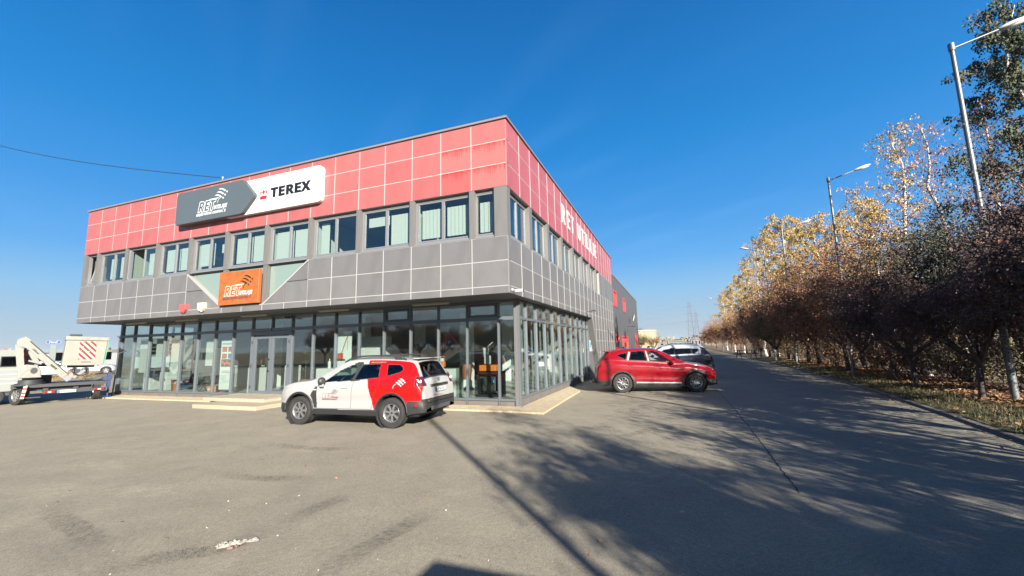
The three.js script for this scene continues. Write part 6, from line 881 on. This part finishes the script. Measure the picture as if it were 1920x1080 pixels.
// ---------------------------------------------------------------- things seen through the showroom glass
{
  const fl = .2;
  const leafyM = std(C(.034, .074, .0198), .6, 0, { side: THREE.DoubleSide });
  function potPlant(label, x, z, y, pot, h, kind) {
    const g = thing('potted_plant', label, 'plant', [x, y, z]); part(g, 'pot', pot === 'square' ? new THREE.CylinderGeometry(.2, .15, .5, 4).rotateY(Math.PI / 4).translate(0, .25, 0) : new THREE.CylinderGeometry(.17, .12, .3, 18).translate(0, .15, 0), M.terracotta); const py = pot === 'square' ? .5 : .3;
    part(g, 'stem', bar(V(0, py - .05, 0), V(.02, py + h * .6, .01), .014, 6), barkM);
    const n = kind === 'spike' ? 16 : 22; for (let i = 0; i < n; i++) { const a = i * 2.4, r = kind === 'spike' ? .07 : rr(.12, .3), y0 = py + h * (kind === 'spike' ? .1 + .5 * i / n : rr(.25, 1)), L = kind === 'spike' ? h * rr(.35, .55) : rr(.14, .26); const lf = new THREE.PlaneGeometry(.05, L, 2, 4); const p = lf.attributes.position; for (let k = 0; k < p.count; k++) { const t = p.getY(k) / L + .5; p.setX(k, p.getX(k) * (1.2 - Math.abs(t - .4) * 1.6)); p.setZ(k, .35 * L * t * t); } lf.translate(0, L / 2, 0); lf.rotateX(kind === 'spike' ? .35 : .8); lf.rotateY(a); lf.computeVertexNormals(); part(g, 'leaf', lf, leafyM, [Math.sin(a) * r * .4, y0, Math.cos(a) * r * .4]); }
    return g;
  }
  const cab = (label, x, z, w, h, d, m) => { const g = thing('display_cabinet', label, 'cabinet', [x, fl, z]); part(g, 'carcass', rb(w, h, d, .01, 0, h / 2, 0), m ?? M.white); part(g, 'door', box(w - .05, h - .06, .012), M.white, [0, h / 2, d / 2 + .007]); part(g, 'handle', box(.02, .12, .02), M.darkPlastic, [w * .32, h * .6, d / 2 + .02]); return g; };
  cab('white plinth carrying a spiky plant left of the doors', -11.95, -2.25, .55, 1.0, .4); potPlant('spiky plant in a terracotta pot on the white plinth left of the doors', -11.95, -2.25, fl + 1.0, 'round', .75, 'spike');
  cab('narrow white cabinet just inside the entrance doors', -10.75, -2.9, .45, 1.05, .4); potPlant('leafy plant in a square terracotta pot inside the right door leaf', -9.85, -2.7, fl, 'square', 1.3, 'bush');
  potPlant('leafy plant in a square terracotta pot behind the third window from the left', -17.0, -2.3, fl, 'square', .55, 'bush');
  cab('white cabinet behind the leftmost shop window', -19.2, -2.6, .5, .85, .5); cab('white cabinet behind the second shop window', -18.2, -2.7, .5, .8, .5); cab('tall white wardrobe behind the white car', -6.6, -2.9, 1.0, 2.1, .6); cab('white desk front with bottle and yellow can behind the bonnet', -8.0, -2.4, 1.5, .95, .5);
  const can = thing('yellow_can', 'small yellow canister on the white desk behind the bonnet', 'canister', [-7.75, fl + .95, -2.4]); part(can, 'body', rb(.24, .26, .14, .03, 0, .13, 0), std(C(.396, .283, .0114), .4)); part(can, 'cap', cyl(.03, .03, .05, 10, .06, .285, 0), M.black);
  const bo = thing('white_bottle', 'white pump bottle on the desk left of the yellow can', 'bottle', [-8.35, fl + .95, -2.4]); part(bo, 'body', cyl(.06, .06, .26, 14, 0, .13, 0), M.white); part(bo, 'pump', cyl(.018, .018, .1, 8, 0, .31, 0), M.white);
  // posters and boards inside the glass
  const poster = (label, x, y, w, h, draw, z = GZ - .16) => { const g = thing('window_poster', label, 'poster', [x, y, z]); part(g, 'sheet', box(w, h, .006), M.white); part(g, 'print', new THREE.PlaneGeometry(w - .02, h - .02), std(C(.453, .453, .453), .7, 0, { map: canvasTex(256, Math.round(256 * h / w), draw) }), [0, 0, .0045]); return g; };
  poster('tall product poster with orange machines left of the doors', -13.1, 1.35, .8, 2.0, (c, w, h) => { c.fillStyle = '#e8ece8'; c.fillRect(0, 0, w, h); c.fillStyle = '#3c4248'; c.fillRect(14, 40, w - 28, 6); c.fillRect(14, 56, w - 90, 5); c.fillStyle = '#40464a'; c.fillRect(12, 250, w - 24, 100); for (const [x, y, q] of [[24, 90, '#d8642c'], [140, 90, '#c25a34'], [24, 180, '#cf6a34'], [140, 180, '#3d7fb0']]) { c.fillStyle = q; c.fillRect(x, y, 88, 60); c.strokeStyle = '#333'; c.lineWidth = 4; c.strokeRect(x, y, 88, 60); } c.fillStyle = '#e0692e'; for (let i = 0; i < 5; i++) { c.beginPath(); c.arc(40 + i * 44, 290 + (i % 2) * 20, 22, 0, 7); c.fill(); } c.fillStyle = '#b5604a'; c.fillRect(30, 400, 150, 8); c.fillRect(30, 420, 170, 8); });
  poster('white crane poster with red machine behind the white car', -7.15, 1.85, .75, 1.3, (c, w, h) => { c.fillStyle = '#e6ebe6'; c.fillRect(0, 0, w, h); c.strokeStyle = '#c2452f'; c.lineWidth = 12; c.beginPath(); c.moveTo(60, 360); c.lineTo(110, 250); c.lineTo(190, 60); c.stroke(); c.fillStyle = '#cf5030'; c.fillRect(40, 270, 90, 70); c.fillStyle = '#333'; c.fillRect(30, 340, 130, 26); c.strokeStyle = '#555'; c.lineWidth = 5; c.beginPath(); c.moveTo(190, 60); c.lineTo(196, 240); c.stroke(); });
  [[-18.5, 1.75, .85, 1.45], [-17.35, 2.1, .85, .75], [-16.3, 1.6, .85, 1.75], [-14.2, 1.8, .55, 1.0]].forEach(([x, y, w, h], i) => { const g = thing('roller_screen', 'plain pale paper sheet hung in the shop window, ' + ORD[i] + ' from the left', 'sheet', [x, y, GZ - .2], 0, 'pale sheets in the shop window'); part(g, 'sheet', box(w, h, .005), std(C(.258, .27, .255), .9)); part(g, 'roller', cyl(.025, .025, w, 10, 0, h / 2 + .02, 0, 'x'), M.white); });
  // small crane arm, machine parts and stools
  const ex = thing('red_machine', 'red mini crane machine with raised arm inside the showroom', 'machine', [-4.9, fl, -3.9], .4); const rm = std(C(.283, .028, .0167), .45); part(ex, 'body', rb(1.1, .7, .8, .08, 0, .75, 0), rm); part(ex, 'tracks', merge([rb(1.4, .38, .26, .12, 0, .19, .38), rb(1.4, .38, .26, .12, 0, .19, -.38)]), M.rubber); part(ex, 'arm', merge([beam(V(.3, 1.0, 0), V(.75, 2.2, 0), .16, .14), beam(V(.75, 2.2, 0), V(1.35, 1.5, 0), .12, .12)]), rm); part(ex, 'cab', rb(.5, .8, .7, .05, -.25, 1.4, 0), M.black);
  const bl = thing('black_machine', 'black compact engine unit on a stand behind the corner window', 'machine', [-1.75, fl, -2.7]); part(bl, 'frame', merge([b2(-.4, .4, 0, .08, -.3, .3), b2(-.4, -.34, .08, .8, -.3, .3), b2(.34, .4, .08, .8, -.3, .3), b2(-.4, .4, .74, .8, -.3, .3)]), M.black); part(bl, 'engine', merge([rb(.5, .5, .4, .06, 0, .4, 0), cyl(.16, .16, .5, 16, .0, .5, .0, 'z'), cyl(.06, .06, .7, 10, -.2, .6, .1, 'x')]), M.darkPlastic); part(bl, 'crate', rb(.6, .2, .4, .02, -.05, .92, 0), M.orange); part(bl, 'lamp', cyl(.03, .03, .1, 10, .2, .5, .26), std(C(.028, .141, .34), .3));
  const wr = thing('white_machine', 'small white rammer standing on the crate behind the corner window', 'machine', [-1.85, fl + 1.02, -2.65]); part(wr, 'body', merge([rb(.2, .3, .2, .05, 0, .16, 0), cyl(.08, .12, .3, 14, -.06, .42, 0)]), M.white); part(wr, 'handle', bar(V(-.06, .55, 0), V(.2, .75, 0), .015, 6), M.white);
  potPlant('palm-like plant in an orange pot behind the corner window', -2.55, -2.5, fl + .55, 'square', .6, 'spike'); cab('pale glass-topped cabinet behind the rear bumper of the white car', -3.3, -2.35, 1.15, .95, .5, M.glassGreen);
  const kit = thing('orange_tool', 'orange and white power tool on the pale cabinet', 'tool', [-3.45, fl + .95, -2.35]); part(kit, 'body', rb(.28, .2, .16, .03, 0, .11, 0), M.orange); part(kit, 'top', rb(.2, .12, .14, .03, 0, .26, 0), M.white); part(kit, 'handle', cyl(.015, .015, .3, 8, 0, .37, 0, 'x'), M.orange);
  const bike = thing('stand_motor', 'small dark engine with wheels on the showroom floor, fourth window from the left', 'machine', [-15.4, fl, -2.6]); part(bike, 'engine', merge([rb(.4, .3, .3, .05, 0, .35, 0), cyl(.1, .1, .4, 14, .1, .55, 0, 'z')]), M.darkPlastic); for (const s of [-1, 1]) part(bike, 'wheel', new THREE.TorusGeometry(.17, .03, 8, 24), M.rubber, [s * .26, .2, .16]); part(bike, 'shaft', bar(V(.1, .3, 0), V(.4, 1.1, 0), .025, 8), M.steel);
  for (const [x, k] of [[-14.55, 'left'], [-14.25, 'right']]) { const o = thing('orange_box', 'small orange tool box on the floor, ' + k + ' one of two', 'box', [x, fl, -2.2]); part(o, 'body', rb(.22, .24, .2, .02, 0, .12, 0), M.orange); part(o, 'label_patch', box(.12, .1, .004), M.white, [0, .12, .103]); }
  const de = thing('reception_desk', 'long white reception counter inside the showroom', 'desk', [-14.3, fl, -4.2]); part(de, 'top', rb(2.6, .05, .7, .01, 0, 1.0, 0), M.white); part(de, 'front', box(2.5, .95, .04), std(C(.17, .176, .176), .6), [0, .5, .25]); part(de, 'printer', rb(.6, .35, .45, .04, .9, 1.2, 0), M.white);
  // notices on the fin beside the side glazing
  for (const [z, k] of [[-12.95, 'left'], [-13.5, 'right']]) { const n = thing('wall_notice', 'small pale notice with blue picture on the slanted wall, ' + k + ' of the pair', 'notice', [GX + .06, 1.75, z], Math.PI / 2); part(n, 'sheet', box(.42, .6, .008), M.white, [0, 0, .01]); part(n, 'picture', box(.3, .3, .004), std(C(.056, .226, .283), .6), [0, .05, .018]); }
}
scene.traverse((o) => { if (o.isMesh) { o.castShadow = true; o.receiveShadow = true; } });
renderer.render(scene, camera);
